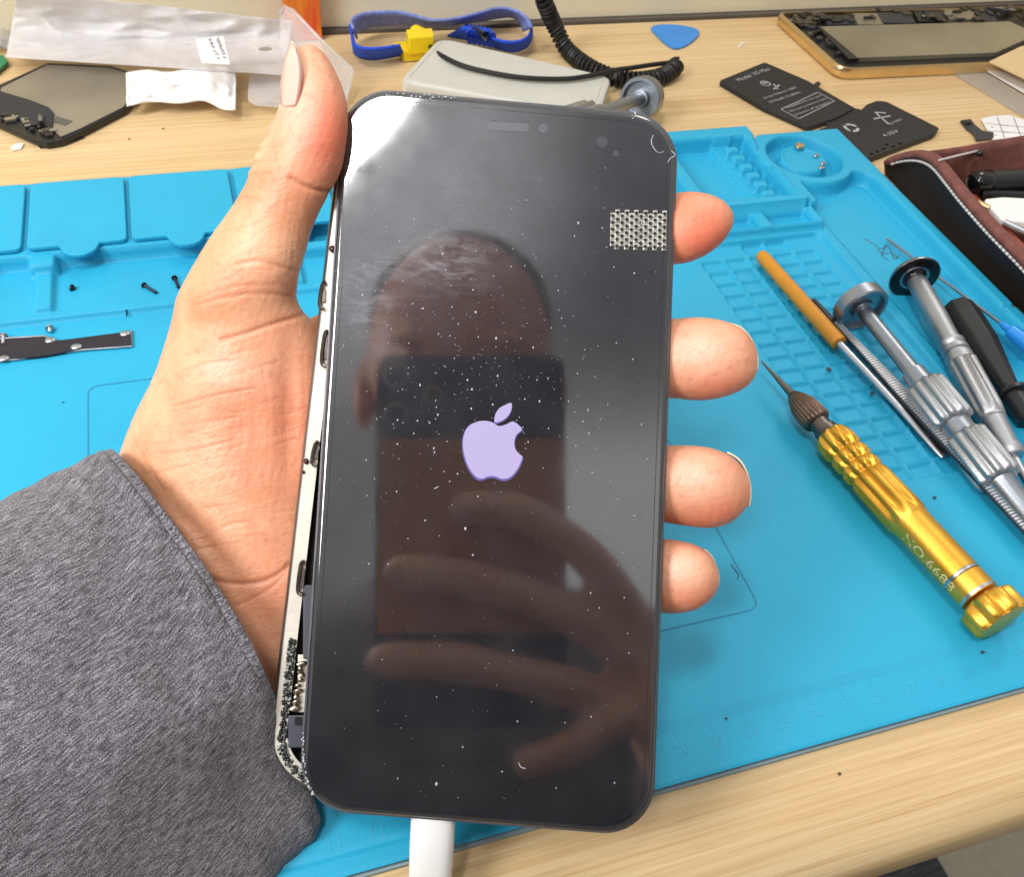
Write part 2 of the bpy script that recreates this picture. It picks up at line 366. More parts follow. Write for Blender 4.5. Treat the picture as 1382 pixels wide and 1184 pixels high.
# ------------------------------------------------------------------ PHONE
ORG = S(650, 1110, -8)
ph = empty('smartphone', ORG); tag(ph, 'black smartphone with glowing fruit logo held in the hand, screen lifted off its frame', 'phone')
def homography(src, dst):
    A = []
    for (x, y), (u, v) in zip(src, dst):
        A.append([x, y, 1, 0, 0, 0, -u*x, -u*y, -u]); A.append([0, 0, 0, x, y, 1, -v*x, -v*y, -v])
    return np.linalg.svd(np.array(A, float))[2][-1].reshape(3, 3)
HG = homography([(-1, 1), (1, 1), (1, -1), (-1, -1)], [(467, 118), (914, 158), (879, 1128), (404, 1091)])
def hpix(x, y): q = HG @ np.array([x, y, 1]); return q[0]/q[2], q[1]/q[2]
def rrect(ix, iy, r, n=10, sx=38.7, sy=80.5):                   # rounded rect in mm, inset
    ax, ay = sx-ix, sy-iy; pts = []
    for cx, cy, a0 in ((ax-r, ay-r, 0), (-ax+r, ay-r, 90), (-ax+r, -ay+r, 180), (ax-r, -ay+r, 270)):
        for k in range(n+1):
            a = math.radians(a0+90*k/n); pts.append(((cx+r*math.cos(a)), (cy+r*math.sin(a))))
    return pts
def glp(pts, off): return [S(*hpix(x/38.7, y/80.5), off) for x, y in pts]
def setuv(o):
    me = o.data; uv = me.uv_layers.new(name='UVMap'); org = np.array(o['_o'])
    for lp in me.loops:
        p = np.array(me.vertices[lp.vertex_index].co)*1000+org-TW; uv.data[lp.index].uv = (p@PXW/100, p@PYW/100)
def puv(u, v): p = S(u, v)-TW; return (p@PXW/100, p@PYW/100)
def glass_mat():
    m, nt, N, L, b = newmat('phone glass')
    b.inputs['Base Color'].default_value = (.004, .004, .006, 1); setp(b, IOR=2.1); b.inputs['Roughness'].default_value = .03
    uv = N.new('ShaderNodeUVMap'); sep = N.new('ShaderNodeSeparateXYZ'); L.new(uv.outputs[0], sep.inputs[0])
    def math_(op, a, c=None):
        n = N.new('ShaderNodeMath'); n.operation = op
        for i, x in enumerate((a, c)):
            if x is None: continue
            if isinstance(x, (int, float)): n.inputs[i].default_value = x
            else: L.new(x, n.inputs[i])
        return n.outputs[0]
    def blob(u, v, rx, ry):
        x, y = puv(u, v); a = math_('DIVIDE', math_('SUBTRACT', sep.outputs[0], x), rx); c = math_('DIVIDE', math_('SUBTRACT', sep.outputs[1], y), ry)
        d = math_('ADD', math_('MULTIPLY', a, a), math_('MULTIPLY', c, c)); return math_('EXPONENT', math_('MULTIPLY', d, -1))
    mp = N.new('ShaderNodeMapping'); mp.inputs['Rotation'].default_value = (0, 0, .9); mp.inputs['Scale'].default_value = (12, 34, 1); L.new(uv.outputs[0], mp.inputs[0])
    n1 = N.new('ShaderNodeTexNoise'); n1.inputs['Scale'].default_value = 1.6; n1.inputs['Detail'].default_value = 8; n1.inputs['Distortion'].default_value = 1.2; L.new(mp.outputs[0], n1.inputs[0])
    r1 = N.new('ShaderNodeMapRange'); r1.inputs[1].default_value = .42; r1.inputs[2].default_value = .72; L.new(n1.outputs[0], r1.inputs[0])
    n2 = N.new('ShaderNodeTexNoise'); n2.inputs['Scale'].default_value = 9; n2.inputs['Detail'].default_value = 7; L.new(uv.outputs[0], n2.inputs[0])
    r2 = N.new('ShaderNodeMapRange'); r2.inputs[1].default_value = .35; r2.inputs[2].default_value = .7; L.new(n2.outputs[0], r2.inputs[0])
    bl = math_('ADD', math_('ADD', blob(600, 355, .085, .06), math_('MULTIPLY', blob(640, 280, .2, .12), .12)), math_('MULTIPLY', blob(495, 400, .06, .08), .8))
    smear = math_('MULTIPLY', bl, math_('ADD', math_('MULTIPLY', r1.outputs[0], .8), .12))
    haze = math_('MULTIPLY', math_('ADD', math_('MULTIPLY', blob(520, 230, .34, .34), 1.2), .12), math_('ADD', math_('MULTIPLY', r2.outputs[0], .5), .5))
    fac = math_('MINIMUM', math_('ADD', math_('ADD', math_('MULTIPLY', smear, .26), math_('MULTIPLY', haze, .045)), math_('ADD', .022, math_('MULTIPLY', r2.outputs[0], .012))), .5)
    df = N.new('ShaderNodeBsdfDiffuse'); df.inputs[0].default_value = (.62, .6, .68, 1)
    gl = N.new('ShaderNodeBsdfGlossy'); gl.inputs['Roughness'].default_value = .4; gl.inputs[0].default_value = (.5, .5, .55, 1)
    ms = N.new('ShaderNodeMixShader'); ms.inputs[0].default_value = .4; L.new(df.outputs[0], ms.inputs[1]); L.new(gl.outputs[0], ms.inputs[2])
    mx = N.new('ShaderNodeMixShader'); L.new(fac, mx.inputs[0]); L.new(b.outputs[0], mx.inputs[1]); L.new(ms.outputs[0], mx.inputs[2])
    L.new(mx.outputs[0], N['Material Output'].inputs[0])
    n3 = N.new('ShaderNodeTexNoise'); n3.inputs['Scale'].default_value = 3; n3.inputs['Detail'].default_value = 2; L.new(uv.outputs[0], n3.inputs[0])
    rr = math_('ADD', math_('MULTIPLY', r2.outputs[0], .035), .036); L.new(rr, b.inputs['Roughness'])
    return m
GLASS = glass_mat()
# display assembly: glass plate with rounded edge on a dark frame
mb = MB()
mb.rings([glp(rrect(i, i, r), z) for i, r, z in ((.2, 10.8, -1.6), (0, 11.0, -1.1), (0, 11.0, -.6), (.35, 10.7, -.15), (1.0, 10.1, 0))])
g = mb.build('screen_glass', GLASS, ph, smooth=True, angle=60); setuv(g)
for p_ in g.data.polygons:
    if len(p_.vertices) > 8: p_.use_smooth = False
mb = MB(); mb.rings([glp(rrect(i, i, r), z) for i, r, z in ((.5, 10.6, -3.2), (-.35, 11.3, -2.8), (-.35, 11.3, -1.62), (.1, 10.9, -1.55))]); mb.build('screen_frame', mat('grey gasket', lin(92, 94, 104), .3, .2), ph, smooth=True, angle=50)
BEZEL = mat('bezel edge line', lin(40, 41, 48), .25)
mb = MB()
a, c = glp(rrect(1.9, 1.9, 9.4), .03), glp(rrect(2.05, 2.05, 9.25), .03); n = len(a); mb.add(a+c, [(i, (i+1) % n, n+(i+1) % n, n+i) for i in range(n)])
mb.build('panel_border', BEZEL, ph)
# earpiece, sensors
def pill(b, u0, v0, u1, v1, r, off=.06, th=0, n=6):
    a, c = S(u0, v0, off), S(u1, v1, off); d = nrm(c-a); e = nrm(np.cross(NW, d)); P = []
    for k in range(n+1): q = -PI/2+PI*k/n; P.append(c+r*(math.cos(q)*d+math.sin(q)*e))
    for k in range(n+1): q = PI/2+PI*k/n; P.append(a+r*(math.cos(q)*d+math.sin(q)*e))
    b.add(P, [tuple(range(len(P)))])
SENS = mat('sensor window', lin(62, 62, 72), .3); SENS2 = mat('earpiece mesh', lin(86, 86, 92), .4, .4)
mb = MB(); pill(mb, 663, 170, 709, 172, 1.0); mb.build('earpiece', SENS2, g)
for (u, v, u1, r, m_) in ((666, 157, 671, .9, SENS), (687, 157, 690, 1.15, SENS), (706, 159, 710, .8, SENS), (733, 173, 733.3, 1.1, SENS2), (812, 191, 812.3, 1.35, SENS), (831, 207, 831.3, .75, SENS)):
    mb = MB(); pill(mb, u, v, u1, v+.3, r, n=10); mb.build('sensor_dot', m_, g)
# glowing logo: outline traced, on the lit display
apple = [(664,570),(673,575),(683,573),(692,569),(700,574),(704,580),(697,587),(694,597),(696,607),(702,614),(705,617),(700,630),(692,641),(684,646),(676,646),(668,643),(659,643),(651,646),(643,644),(634,633),(628,619),(625,603),(626,588),(632,576),(642,570),(653,568)]
leafp = [(668,570),(668,561),(673,552),(681,547),(690,544),(690,553),(685,562),(677,568)]
EM, nt_, N_, L_2, b_ = newmat('lit display lavender'); b_.inputs['Base Color'].default_value = (.02, .02, .02, 1)
b_.inputs['Emission Color'].default_value = lin(204, 188, 240); b_.inputs['Emission Strength'].default_value = .9
EM2, nt_, N_, L_2, b_ = newmat('logo rim violet'); b_.inputs['Base Color'].default_value = (.02, .02, .02, 1); b_.inputs['Emission Color'].default_value = lin(112, 96, 190); b_.inputs['Emission Strength'].default_value = .8
lg = MB()
for poly in (apple, leafp): P = smoothline(poly, 4, True); lg.add([S(u, v, .07) for u, v in P], [tuple(range(len(P)))])
lo = lg.build('logo', EM, g)
lg = MB()
for poly in (apple, leafp): P = smoothline(poly, 4, True); c = np.mean(P, 0); lg.add([S(*((p-c)*1.035+c+np.array([0, 1.6])), .05) for p in P], [tuple(range(len(P)))])
lg.build('logo_rim', EM2, g)
# droplets and dust on the glass
DUST = mat('dust and droplets', lin(190, 188, 198), .25, var=.35, scale=900)
mb = MB()
def speck(b, u, v, r, st=1.0):
    c = S(u, v, .02); R = []
    for k in range(3):
        a = PI/2*k/2.2; R.append([c+r*math.cos(a)*(math.cos(q)*PXW+st*math.sin(q)*PYW)+r*.55*math.sin(a)*NW for q in [2*PI*i/7 for i in range(7)]])
    b.rings(R)
for i in range(900):
    if i < 520: u, v = random.gauss(620, 95), random.gauss(500, 105)
    else: u, v = random.uniform(440, 890), random.uniform(200, 1080)
    if not (452 < u < 890 and 215 < v < 1080): continue
    speck(mb, u, v, min(.26, random.expovariate(1/.045)+.035), random.uniform(.5, 1.9))
dd = mb.build('dust', DUST, g, smooth=True); tag(dd, kind='stuff')
for pl in ([(882,182),(879,190),(882,199),(889,206),(896,204)], [(905,213),(911,209),(906,203)], [(905,213),(901,219)], [(856,150),(858,156),(853,160)], [(700,1030),(703,1036),(709,1038)], [(586,660),(592,657)]):
    mb = MB(); mb.tube([S(u, v, .08) for u, v in smoothline(pl, 4)], .11, 5); mb.build('scratch', DUST, g)
# pale chips along the left and top edges
mb = MB()
for i in range(26):
    t = i/25; u, v = [(408, 990), (409, 1015), (411, 1040), (416, 1060)][min(3, int(t*3.99))]; t2 = t*3.99 % 1; nx = [(409, 1015), (411, 1040), (416, 1060), (424, 1074)][min(3, int(t*3.99))]
    speck(mb, u+(nx[0]-u)*t2+random.uniform(-1.5, 1.5), v+(nx[1]-v)*t2+random.uniform(-3, 3), random.uniform(.08, .24), 1.6)
for i in range(30): speck(mb, 510+random.uniform(0, 110), 126+random.uniform(-1, 7), random.uniform(.1, .28))
tag(mb.build('edge_chips', DUST, ph), kind='stuff')

# body frame, rotated a little and dropped behind the glass at its lower left
def bodypt(x, y, off):                                          # x,y in mm in phone space -> shifted outward to the lower left
    t = (80.5-y)/161.0
    u, v = hpix((x+0)/38.7, (y)/80.5); du = -6-42*t+ (4 if y > 60 else 0); dv = -2-26*t
    return S(u+du, v+dv, off-2.6-3.2*t)
def bring(i, r, off): return [bodypt(x, y, off) for x, y in rrect(i, i, r)]
SILV = mat('scratched silver frame', lin(226, 220, 208), .4, .35, var=.1, scale=60, bump=.15, bscale=500)
GRAPH = mat('graphite housing', lin(132, 130, 126), .3, .85, var=.2, scale=80)
mb = MB(); mb.rings([bring(i, r, z) for i, r, z in ((1.5, 11.5, -6.2), (.3, 12.5, -5.2), (0, 12.7, -3), (.25, 12.5, -.5), (.55, 12.2, -.1), (1.1, 11.8, .0)) ], cap=False)
a, c = bring(1.5, 11.5, -6.2), None; mb.add(a, [tuple(range(len(a)))]); mb.build('housing', GRAPH, ph, smooth=True, angle=50)
mb = MB(); mb.rings([bring(i, r, z) for i, r, z in ((.5, 12.2, -.4), (.85, 12.2, .15), (3.7, 9.6, .1), (3.9, 9.4, -3.2))], cap=False); mb.build('inner_frame', SILV, ph, smooth=True, angle=45)
mb = MB(); a = bring(3.6, 9.6, -3.0); mb.add(a, [tuple(range(len(a)))]); mb.build('inner_tray', BLACKPL, ph)
def pbox(b, u0, v0, u1, v1, z0, z1):
    b.prism([S(*p, z0) for p in ((u0, v0), (u1, v0), (u1, v1), (u0, v1))], [S(*p, z1) for p in ((u0, v0), (u1, v0), (u1, v1), (u0, v1))])
for (u, v, L_) in ((437, 470, 36), (424, 612, 22), (405, 780, 34), (434, 398, 26)):
    mb = MB(); pts = [(u+6, v-L_/2-5), (u+1, v-L_/2), (u-3, v+L_/2), (u+3, v+L_/2+6)]
    dz = -2.2-3*(v-120)/970
    mb.tube([S(*p, dz+.4) for p in smoothline(pts, 4)], .45, 6); pbox(mb, u+1, v-L_/2+4, u+5, v+L_/2-4, dz-1, dz+.2); mb.build('frame_clip', [DSTEEL, BLACKPL][0], ph)
mb = MB(); mb.cm = 0
for i in range(9): t = i/8; mb.sphere(S(407-8*t+random.uniform(-2, 2), 896+60*t, -4.2), (random.uniform(.5, 1.4), random.uniform(.4, 1.0), random.uniform(.4, 1.0)), 5)
mb.build('contact_springs', mat('worn contacts', lin(196, 186, 168), .3, 1, var=.4, scale=500), ph, smooth=True)
mb = MB(); pbox(mb, 402, 884, 415, 962, -6, -5.0); mb.build('contact_plate', SILV, ph, bevel=.2)
mb = MB(); pbox(mb, 389, 966, 412, 1010, -6.5, -4.6); pbox(mb, 409, 790, 424, 890, -6, -4.4); mb.build('speaker_box', mat('slate plastic', lin(72, 74, 84), .45), ph, bevel=.3)
mb = MB(); pbox(mb, 398, 968, 408, 980, -4.7, -4.55); mb.build('speaker_slot', BLACKPL, ph)
# sticky black adhesive remains along the lower left corner
TAR = mat('black adhesive crumbs', lin(40, 43, 42), .3, var=.5, scale=600, bump=.6)
TARL = mat('pale adhesive crumbs', lin(150, 156, 150), .3)
mb = MB(); ml = MB()
for i in range(420):
    t = random.random()
    if t < .62: y = -48-(t/.62)*22; x = -35.9+random.uniform(-.75, .75)
    else: a = (t-.62)/.38*PI/2*1.15; rr_ = 9.3+random.uniform(-.9, .8); x = -26.7-rr_*math.cos(a); y = -68.9-rr_*math.sin(a)
    c = bodypt(x, y, random.uniform(.0, .5)); (ml if random.random() < .17 else mb).sphere(c, [random.uniform(.2, .6) if random.random() < .85 else .15 for _ in range(3)], 4)
mb.build('adhesive', TAR, ph); tag(ml.build('adhesive_crumbs', TARL, ph), kind='stuff')
for x_, y_, r_ in ((-37.2, -8, .8), (-37.6, -10.5, .5), (-36.6, 41.5, 1.0), (-35.5, 40.3, .6)):
    mb = MB(); mb.sphere(bodypt(x_, y_, .3), (r_*.8, r_, r_*.8), 6); mb.build('glue_residue', mat('dark red glue', lin(70, 40, 34), .3), ph, smooth=True)

# metal mesh scrap on the screen
a, b_, c_ = S(824, 287, .1), S(900, 289, .1), S(823, 332, .1)
ex, ey = nrm(b_-a), nrm(c_-a); nx_, ny_ = 12, 10; W_, H_ = np.linalg.norm(b_-a), np.linalg.norm(c_-a); cw, chh = W_/nx_, H_/ny_*2
mb = MB()
for i in range(nx_):
    for j in range(-1, ny_//2+1):
        y0 = j*chh+(chh/2 if i % 2 else 0)
        if y0 < -chh*.6 or y0 > H_-chh*.3: continue
        cx = (i+.5)*cw; cy = y0+chh/2
        o_ = [(math.cos(q), math.sin(q)) for q in [2*PI*k/12+PI/12 for k in range(12)]]
        sq = [(x*cw/2/max(abs(x), abs(y)), y*chh/2/max(abs(x), abs(y))) for x, y in o_]
        V = [a+ex*(cx+x)+ey*(cy+y)+NW*.1 for x, y in sq]+[a+ex*(cx+x*cw*.42)+ey*(cy+y*cw*.42)+NW*.3 for x, y in o_]+[a+ex*(cx+x*cw*.34)+ey*(cy+y*cw*.34)+NW*.05 for x, y in o_]
        mb.add(V, [(k, (k+1) % 12, 12+(k+1) % 12, 12+k) for k in range(12)]+[(12+k, 12+(k+1) % 12, 24+(k+1) % 12, 24+k) for k in range(12)])
o = mb.build('mesh_scrap', mat('punched mesh metal', lin(196, 194, 186), .42, .8, var=.3, scale=500, bump=.4, bscale=900), smooth=True, angle=70); tag(o, 'small rectangle of silver perforated mesh lying on the phone screen', 'metal mesh')

# charging plug under the phone
cb = empty('charging_cable', C3(582, 1200, 212)); tag(cb, 'white cable plug pushed into the bottom edge of the phone', 'cable')
mb = MB(); R = []
for t, k in ((0, .93), (.02, 1), (.5, 1.0), (.93, .97), (1, .85)):
    c = C3(585-5*t, 1098+97*t, 207.5+1.5*t); ax = RWC @ np.array([1, 0, 0]); zx = TOCAM
    R.append([c+k*(np.sign(math.cos(q))*abs(math.cos(q))**.8*5.0*ax+np.sign(math.sin(q))*abs(math.sin(q))**.8*3.0*zx) for q in [2*PI*i/24 for i in range(24)]])
mb.rings(R); mb.build('plug', WHITEPL, cb, smooth=True, angle=50)
ax = RWC @ np.array([1, 0, 0]); mb = MB(); R = []
for t, k in ((0, 1), (1, 1)):
    c = C3(585.2-.3*t, 1092+8*t, 207.4+.1*t); R.append([c+(math.cos(q)*4.2*ax+math.sin(q)*2.2*TOCAM) for q in [2*PI*i/20 for i in range(20)]])
mb.rings(R); mb.build('connector_collar', STEEL, cb, smooth=True, angle=50)
mb = MB(); mb.tube([C3(580, 1190, 209), C3(578, 1230, 210), C3(572, 1300, 213), C3(560, 1420, 225)], 1.9, 12); mb.build('cord', WHITEPL, cb, smooth=True)

# ------------------------------------------------------------------ PERSON (hand in view; the rest is behind the camera and mirrored in the screen)
def sec_ring(p, q, tf, tb, e=2.0, n=40):
    p, q = np.asarray(p), np.asarray(q); mid = (p+q)/2; hv = (q-p)/2; nn = nrm(CAM-mid); ring = []
    for i in range(n):
        a = 2*PI*i/n; c, s = math.cos(a), math.sin(a); x = np.sign(c)*abs(c)**(2/e); y = np.sign(s)*abs(s)**(2/e)
        ring.append(mid+hv*x+nn*(tf if y > 0 else tb)*y)
    return ring
def dens(secs, n=5):
    out = smoothline([np.array(s, float) for s in secs], n); return out
hb = MB()
def hloft(secs, n=5, seg=40):
    R = [sec_ring(C3(s[0], s[1], s[4]), C3(s[2], s[3], s[5]), max(.4, s[6]), max(.4, s[7]), s[8], seg) for s in dens(secs, n)]
    hb.rings(R)
# ul vl ur vr dl dr tf tb e
hloft([(408,61,424,60,212,212,1.5,1.5,2),(396,66,440,74,212,212,4.5,4.5,2),(386,90,455,100,212,212,7,7,2.1),(381,125,467,133,212,212,8.3,8.5,2.1),
 (374,150,470,163,212,212,8.8,9,2.1),(363,176,467,196,212,212,9,9,2.1),(347,208,460,232,213,213,8.8,9,2.1),(335,240,442,265,214,214,8.4,9,2.1),
 (312,280,424,303,216,216,9,9.5,2.1),(284,319,411,347,219,218,10.5,11,2.1),(257,364,402,382,223,221,12.5,13,2.1),(238,402,404,412,226,225,14,15,2.1),
 (230,440,432,446,229,229,15,16,2.1),(211,501,465,500,232,234,17,18,2.1),(184,555,485,560,234,237,19,19,2.1),(167,597,500,620,235,239,20,19,2.1),
 (160,630,500,680,235,239,20,19,2.1),(172,690,490,760,235,238,19,18,2.1),(205,770,470,850,234,236,18,17,2.1),(235,850,440,920,232,234,16,16,2),(260,920,420,960,231,232,12,12,2)])
hloft([(240,540,470,800,236,236,15,15,2),(170,632,418,930,234,233,17,16,2.2),(95,690,360,1010,228,228,17,16,2.2),(0,760,280,1090,220,222,18,15,2.2),(-120,840,180,1200,212,215,20,14,2.2)])
hloft([(395,440,395,880,236,234,12,14,2.5),(480,405,480,880,240,235,12,12,2.6),(580,385,560,860,242,235,12,12,2.6),(650,400,640,830,243,236,10,11,2.4),(690,420,670,800,243,237,6,8,2.2)])
def finger(tip, base):
    s = [(u, a, u, b, d, d, t, t, 2.15) for (u, a, b, d, t) in base+tip]; hloft(s, 4, 32)
finger([(905,261,358,223,8.2),(930,258,354,221.5,8),(955,261,343,220.5,7),(974,269,328,220,5.2),(985,279,313,220,3.2),(990,288,302,220,1.2)], [(560,390,500,242,9),(660,330,440,241,9.5),(780,285,392,234,9),(860,265,368,227,8.6)])
finger([(905,430,538,222,8.8),(945,428,541,220,8.6),(978,433,536,219,7.8),(1002,444,526,218.5,6.2),(1016,460,514,218.5,4),(1022,474,502,218.5,2)], [(560,460,590,242,9.5),(660,440,560,241,9.8),(780,428,548,234,9.6),(860,428,540,226,9)])
finger([(895,601,706,221,8.6),(930,601,711,219,8.5),(962,605,713,218,7.8),(988,617,705,217.5,6.2),(1004,634,690,217.5,4),(1012,650,676,217.5,2)], [(560,560,680,240,9.5),(660,580,700,239,9.6),(780,596,708,232,9.2),(860,600,706,224,8.8)])
finger([(888,727,828,220,7.8),(912,729,829,218,7.6),(938,735,824,217,6.8),(956,746,813,216.5,5.4),(967,762,800,216.5,3.4),(971,774,788,216.5,1.6)], [(560,660,770,237,8.5),(660,690,790,236,8.8),(780,718,822,229,8.4),(850,726,828,222,8)])
hand0 = hb.build('hand_rough', GREYPL, origin=(0, 0, 0))
rm = hand0.modifiers.new('r', 'REMESH'); rm.mode = 'VOXEL'; rm.voxel_size = .00055; rm.use_smooth_shade = True
sm_ = hand0.modifiers.new('s', 'SMOOTH'); sm_.iterations = 9; sm_.factor = .6
dg = bpy.context.evaluated_depsgraph_get(); hm = bpy.data.meshes.new_from_object(hand0.evaluated_get(dg)); bpy.data.objects.remove(hand0)
nv = len(hm.vertices); co = np.empty(nv*3); hm.vertices.foreach_get('co', co); co = co.reshape(-1, 3)*1000
no = np.empty(nv*3); hm.vertices.foreach_get('normal', no); no = no.reshape(-1, 3)
cc = (co-CAM)@RWC; PU = CX+F*cc[:, 0]/-cc[:, 2]; PV = CY-F*cc[:, 1]/-cc[:, 2]; facing = ((CAM-co)*no).sum(1)/np.linalg.norm(CAM-co, axis=1)
def segdist(pl):
    d = np.full(nv, 1e9)
    for (a, b) in zip(pl[:-1], pl[1:]):
        a, b = np.array(a, float), np.array(b, float); ab = b-a; t = np.clip(((PU-a[0])*ab[0]+(PV-a[1])*ab[1])/(ab@ab), 0, 1)
        d = np.minimum(d, np.hypot(PU-a[0]-t*ab[0], PV-a[1]-t*ab[1]))
    return d
crease = np.zeros(nv); disp = np.zeros(nv)
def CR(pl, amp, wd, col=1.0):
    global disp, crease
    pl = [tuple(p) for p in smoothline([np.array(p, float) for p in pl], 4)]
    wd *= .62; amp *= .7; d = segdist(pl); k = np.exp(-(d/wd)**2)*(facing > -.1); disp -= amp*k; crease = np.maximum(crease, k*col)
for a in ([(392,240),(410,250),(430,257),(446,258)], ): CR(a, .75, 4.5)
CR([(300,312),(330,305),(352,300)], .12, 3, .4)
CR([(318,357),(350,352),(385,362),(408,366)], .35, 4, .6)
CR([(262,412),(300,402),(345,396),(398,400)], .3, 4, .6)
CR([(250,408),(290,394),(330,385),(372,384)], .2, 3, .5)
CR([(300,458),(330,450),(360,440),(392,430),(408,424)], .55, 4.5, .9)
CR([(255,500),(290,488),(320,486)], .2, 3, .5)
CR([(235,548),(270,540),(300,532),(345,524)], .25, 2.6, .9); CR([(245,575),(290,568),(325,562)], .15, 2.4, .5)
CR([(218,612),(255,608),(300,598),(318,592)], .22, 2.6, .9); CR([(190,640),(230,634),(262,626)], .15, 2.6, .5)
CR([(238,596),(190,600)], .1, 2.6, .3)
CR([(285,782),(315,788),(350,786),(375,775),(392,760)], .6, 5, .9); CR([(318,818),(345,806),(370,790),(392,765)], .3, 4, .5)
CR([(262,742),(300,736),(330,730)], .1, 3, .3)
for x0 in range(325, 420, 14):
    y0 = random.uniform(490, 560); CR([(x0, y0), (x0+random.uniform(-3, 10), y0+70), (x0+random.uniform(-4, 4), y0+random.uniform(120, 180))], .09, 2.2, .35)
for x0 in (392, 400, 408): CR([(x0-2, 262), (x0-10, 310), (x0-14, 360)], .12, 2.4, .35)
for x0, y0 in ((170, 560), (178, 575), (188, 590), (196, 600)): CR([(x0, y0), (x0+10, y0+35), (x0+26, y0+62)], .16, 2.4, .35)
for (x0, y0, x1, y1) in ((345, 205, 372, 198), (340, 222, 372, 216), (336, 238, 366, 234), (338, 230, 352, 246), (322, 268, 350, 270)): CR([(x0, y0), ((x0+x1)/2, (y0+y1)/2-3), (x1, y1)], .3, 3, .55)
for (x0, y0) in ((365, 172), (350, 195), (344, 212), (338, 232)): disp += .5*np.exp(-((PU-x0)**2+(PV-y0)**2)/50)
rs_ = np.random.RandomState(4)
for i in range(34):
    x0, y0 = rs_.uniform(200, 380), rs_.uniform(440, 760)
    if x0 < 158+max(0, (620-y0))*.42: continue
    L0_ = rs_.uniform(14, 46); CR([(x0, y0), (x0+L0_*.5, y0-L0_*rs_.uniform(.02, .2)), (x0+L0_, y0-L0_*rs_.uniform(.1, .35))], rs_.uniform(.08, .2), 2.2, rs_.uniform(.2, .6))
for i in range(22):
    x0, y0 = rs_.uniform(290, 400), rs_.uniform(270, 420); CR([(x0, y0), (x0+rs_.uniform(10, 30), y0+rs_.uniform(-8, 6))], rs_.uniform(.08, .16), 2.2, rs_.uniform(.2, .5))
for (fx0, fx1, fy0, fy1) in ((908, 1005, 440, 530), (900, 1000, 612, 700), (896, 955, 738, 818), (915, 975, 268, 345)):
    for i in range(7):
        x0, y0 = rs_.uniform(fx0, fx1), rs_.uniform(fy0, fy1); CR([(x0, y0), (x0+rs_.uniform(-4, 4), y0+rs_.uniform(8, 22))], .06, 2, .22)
wr = np.sin(PU*.5+PV*.12+3*np.sin(PV*.03))*np.sin(PV*.07+PU*.02); disp += .025*wr
# palm heel and thumb ball relief
disp += 1.6*np.exp(-((PU-300)/60)**2-((PV-500)/50)**2)+1.2*np.exp(-((PU-320)/70)**2-((PV-650)/90)**2)-1.0*np.exp(-((PU-390)/14)**2-((PV-560)/90)**2)
co2 = co+no*disp[:, None]
red = np.clip(1.0*np.exp(-((PU-440)/42)**2-((PV-180)/75)**2)+.45*np.exp(-((PU-385)/75)**2-((PV-570)/110)**2)+.5*np.exp(-((PU-950)/60)**2-((PV-310)/55)**2)+.3*(PU > 860)+.3*np.exp(-((PU-360)/50)**2-((PV-800)/80)**2), 0, 1)
for (fx, fy) in ((985, 525), (975, 700), (945, 815), (980, 330)): red = np.clip(red+.5*np.exp(-((PU-fx)/45)**2-((PV-fy)/22)**2), 0, 1)
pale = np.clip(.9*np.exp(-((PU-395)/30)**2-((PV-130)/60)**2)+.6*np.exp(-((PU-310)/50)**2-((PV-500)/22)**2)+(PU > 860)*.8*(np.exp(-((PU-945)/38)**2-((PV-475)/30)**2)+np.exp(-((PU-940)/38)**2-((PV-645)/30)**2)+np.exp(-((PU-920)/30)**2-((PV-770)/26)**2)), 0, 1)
HO = np.array([D(300, 800, 4)[0], D(300, 800, 4)[1], 4.0])
hf = [tuple(p.vertices) for p in hm.polygons]

# the rest of the body: torso, head, right arm and hand, low resolution, same mesh
BB = MB()
hc = M(622, 520, 560)                                           # head centre
xr = nrm(M(760, 520, 560)-M(480, 520, 560)); upv = nrm(M(620, 330, 560)-M(620, 700, 560)); upv = nrm(upv-(upv@xr)*xr); fw = nrm(np.cross(xr, upv)); fw = fw if fw@(TW-hc) > 0 else -fw
def ell(b, c, rx, ry, rz, seg=14, ax=None):
    R = []; A, B_, Cc = ax or (xr, fw, upv)
    for k in range(seg+1):
        a = -PI/2+PI*k/seg; R.append([c+max(.02, math.cos(a))*(rx*math.cos(2*PI*i/seg/1.5)*A+ry*math.sin(2*PI*i/seg/1.5)*B_)+rz*math.sin(a)*Cc for i in range(int(seg*1.5))])
    b.rings(R)
ell(BB, hc+upv*25, 76, 92, 98); ell(BB, hc-upv*35+fw*12, 62, 74, 82)
ell(BB, hc+fw*92-upv*12, 13, 16, 24); ell(BB, hc+fw*80-upv*52, 27, 9, 9); ell(BB, hc-upv*92+fw*55, 30, 26, 24)
for s_ in (-1, 1):
    ell(BB, hc+xr*s_*80-upv*8-fw*4, 9, 17, 31); ell(BB, hc+xr*s_*32+upv*14+fw*76, 13, 9, 8); ell(BB, hc+xr*s_*32+upv*30+fw*82, 22, 8, 6)
BB.tube([hc-upv*60-fw*15, hc-upv*150-fw*25, hc-upv*190-fw*30], [58, 56, 62], 20)
LF = [([(605,690),(690,688),(775,735),(850,820),(900,900)], 8.6), ([(517,772),(620,780),(740,815),(830,870),(900,940)], 9.2), ([(492,895),(600,892),(720,915),(820,945),(905,985)], 9), ([(690,1035),(760,1015),(830,975),(900,960)], 8.2)]
for pl, r in LF:
    pts = smoothline([MP(u, v, 221+i*(2 if i < 3 else 4)) for i, (u, v) in enumerate(pl)], 5); n = len(pts)
    BB.tube(pts, [r*min(1, .62+.4*math.sqrt(i/2.5))*(1 if i > 0 else .45)*(1+.1*math.exp(-((i-6)/1.3)**2)+.13*math.exp(-((i-12)/1.5)**2)) for i in range(n)], 14)
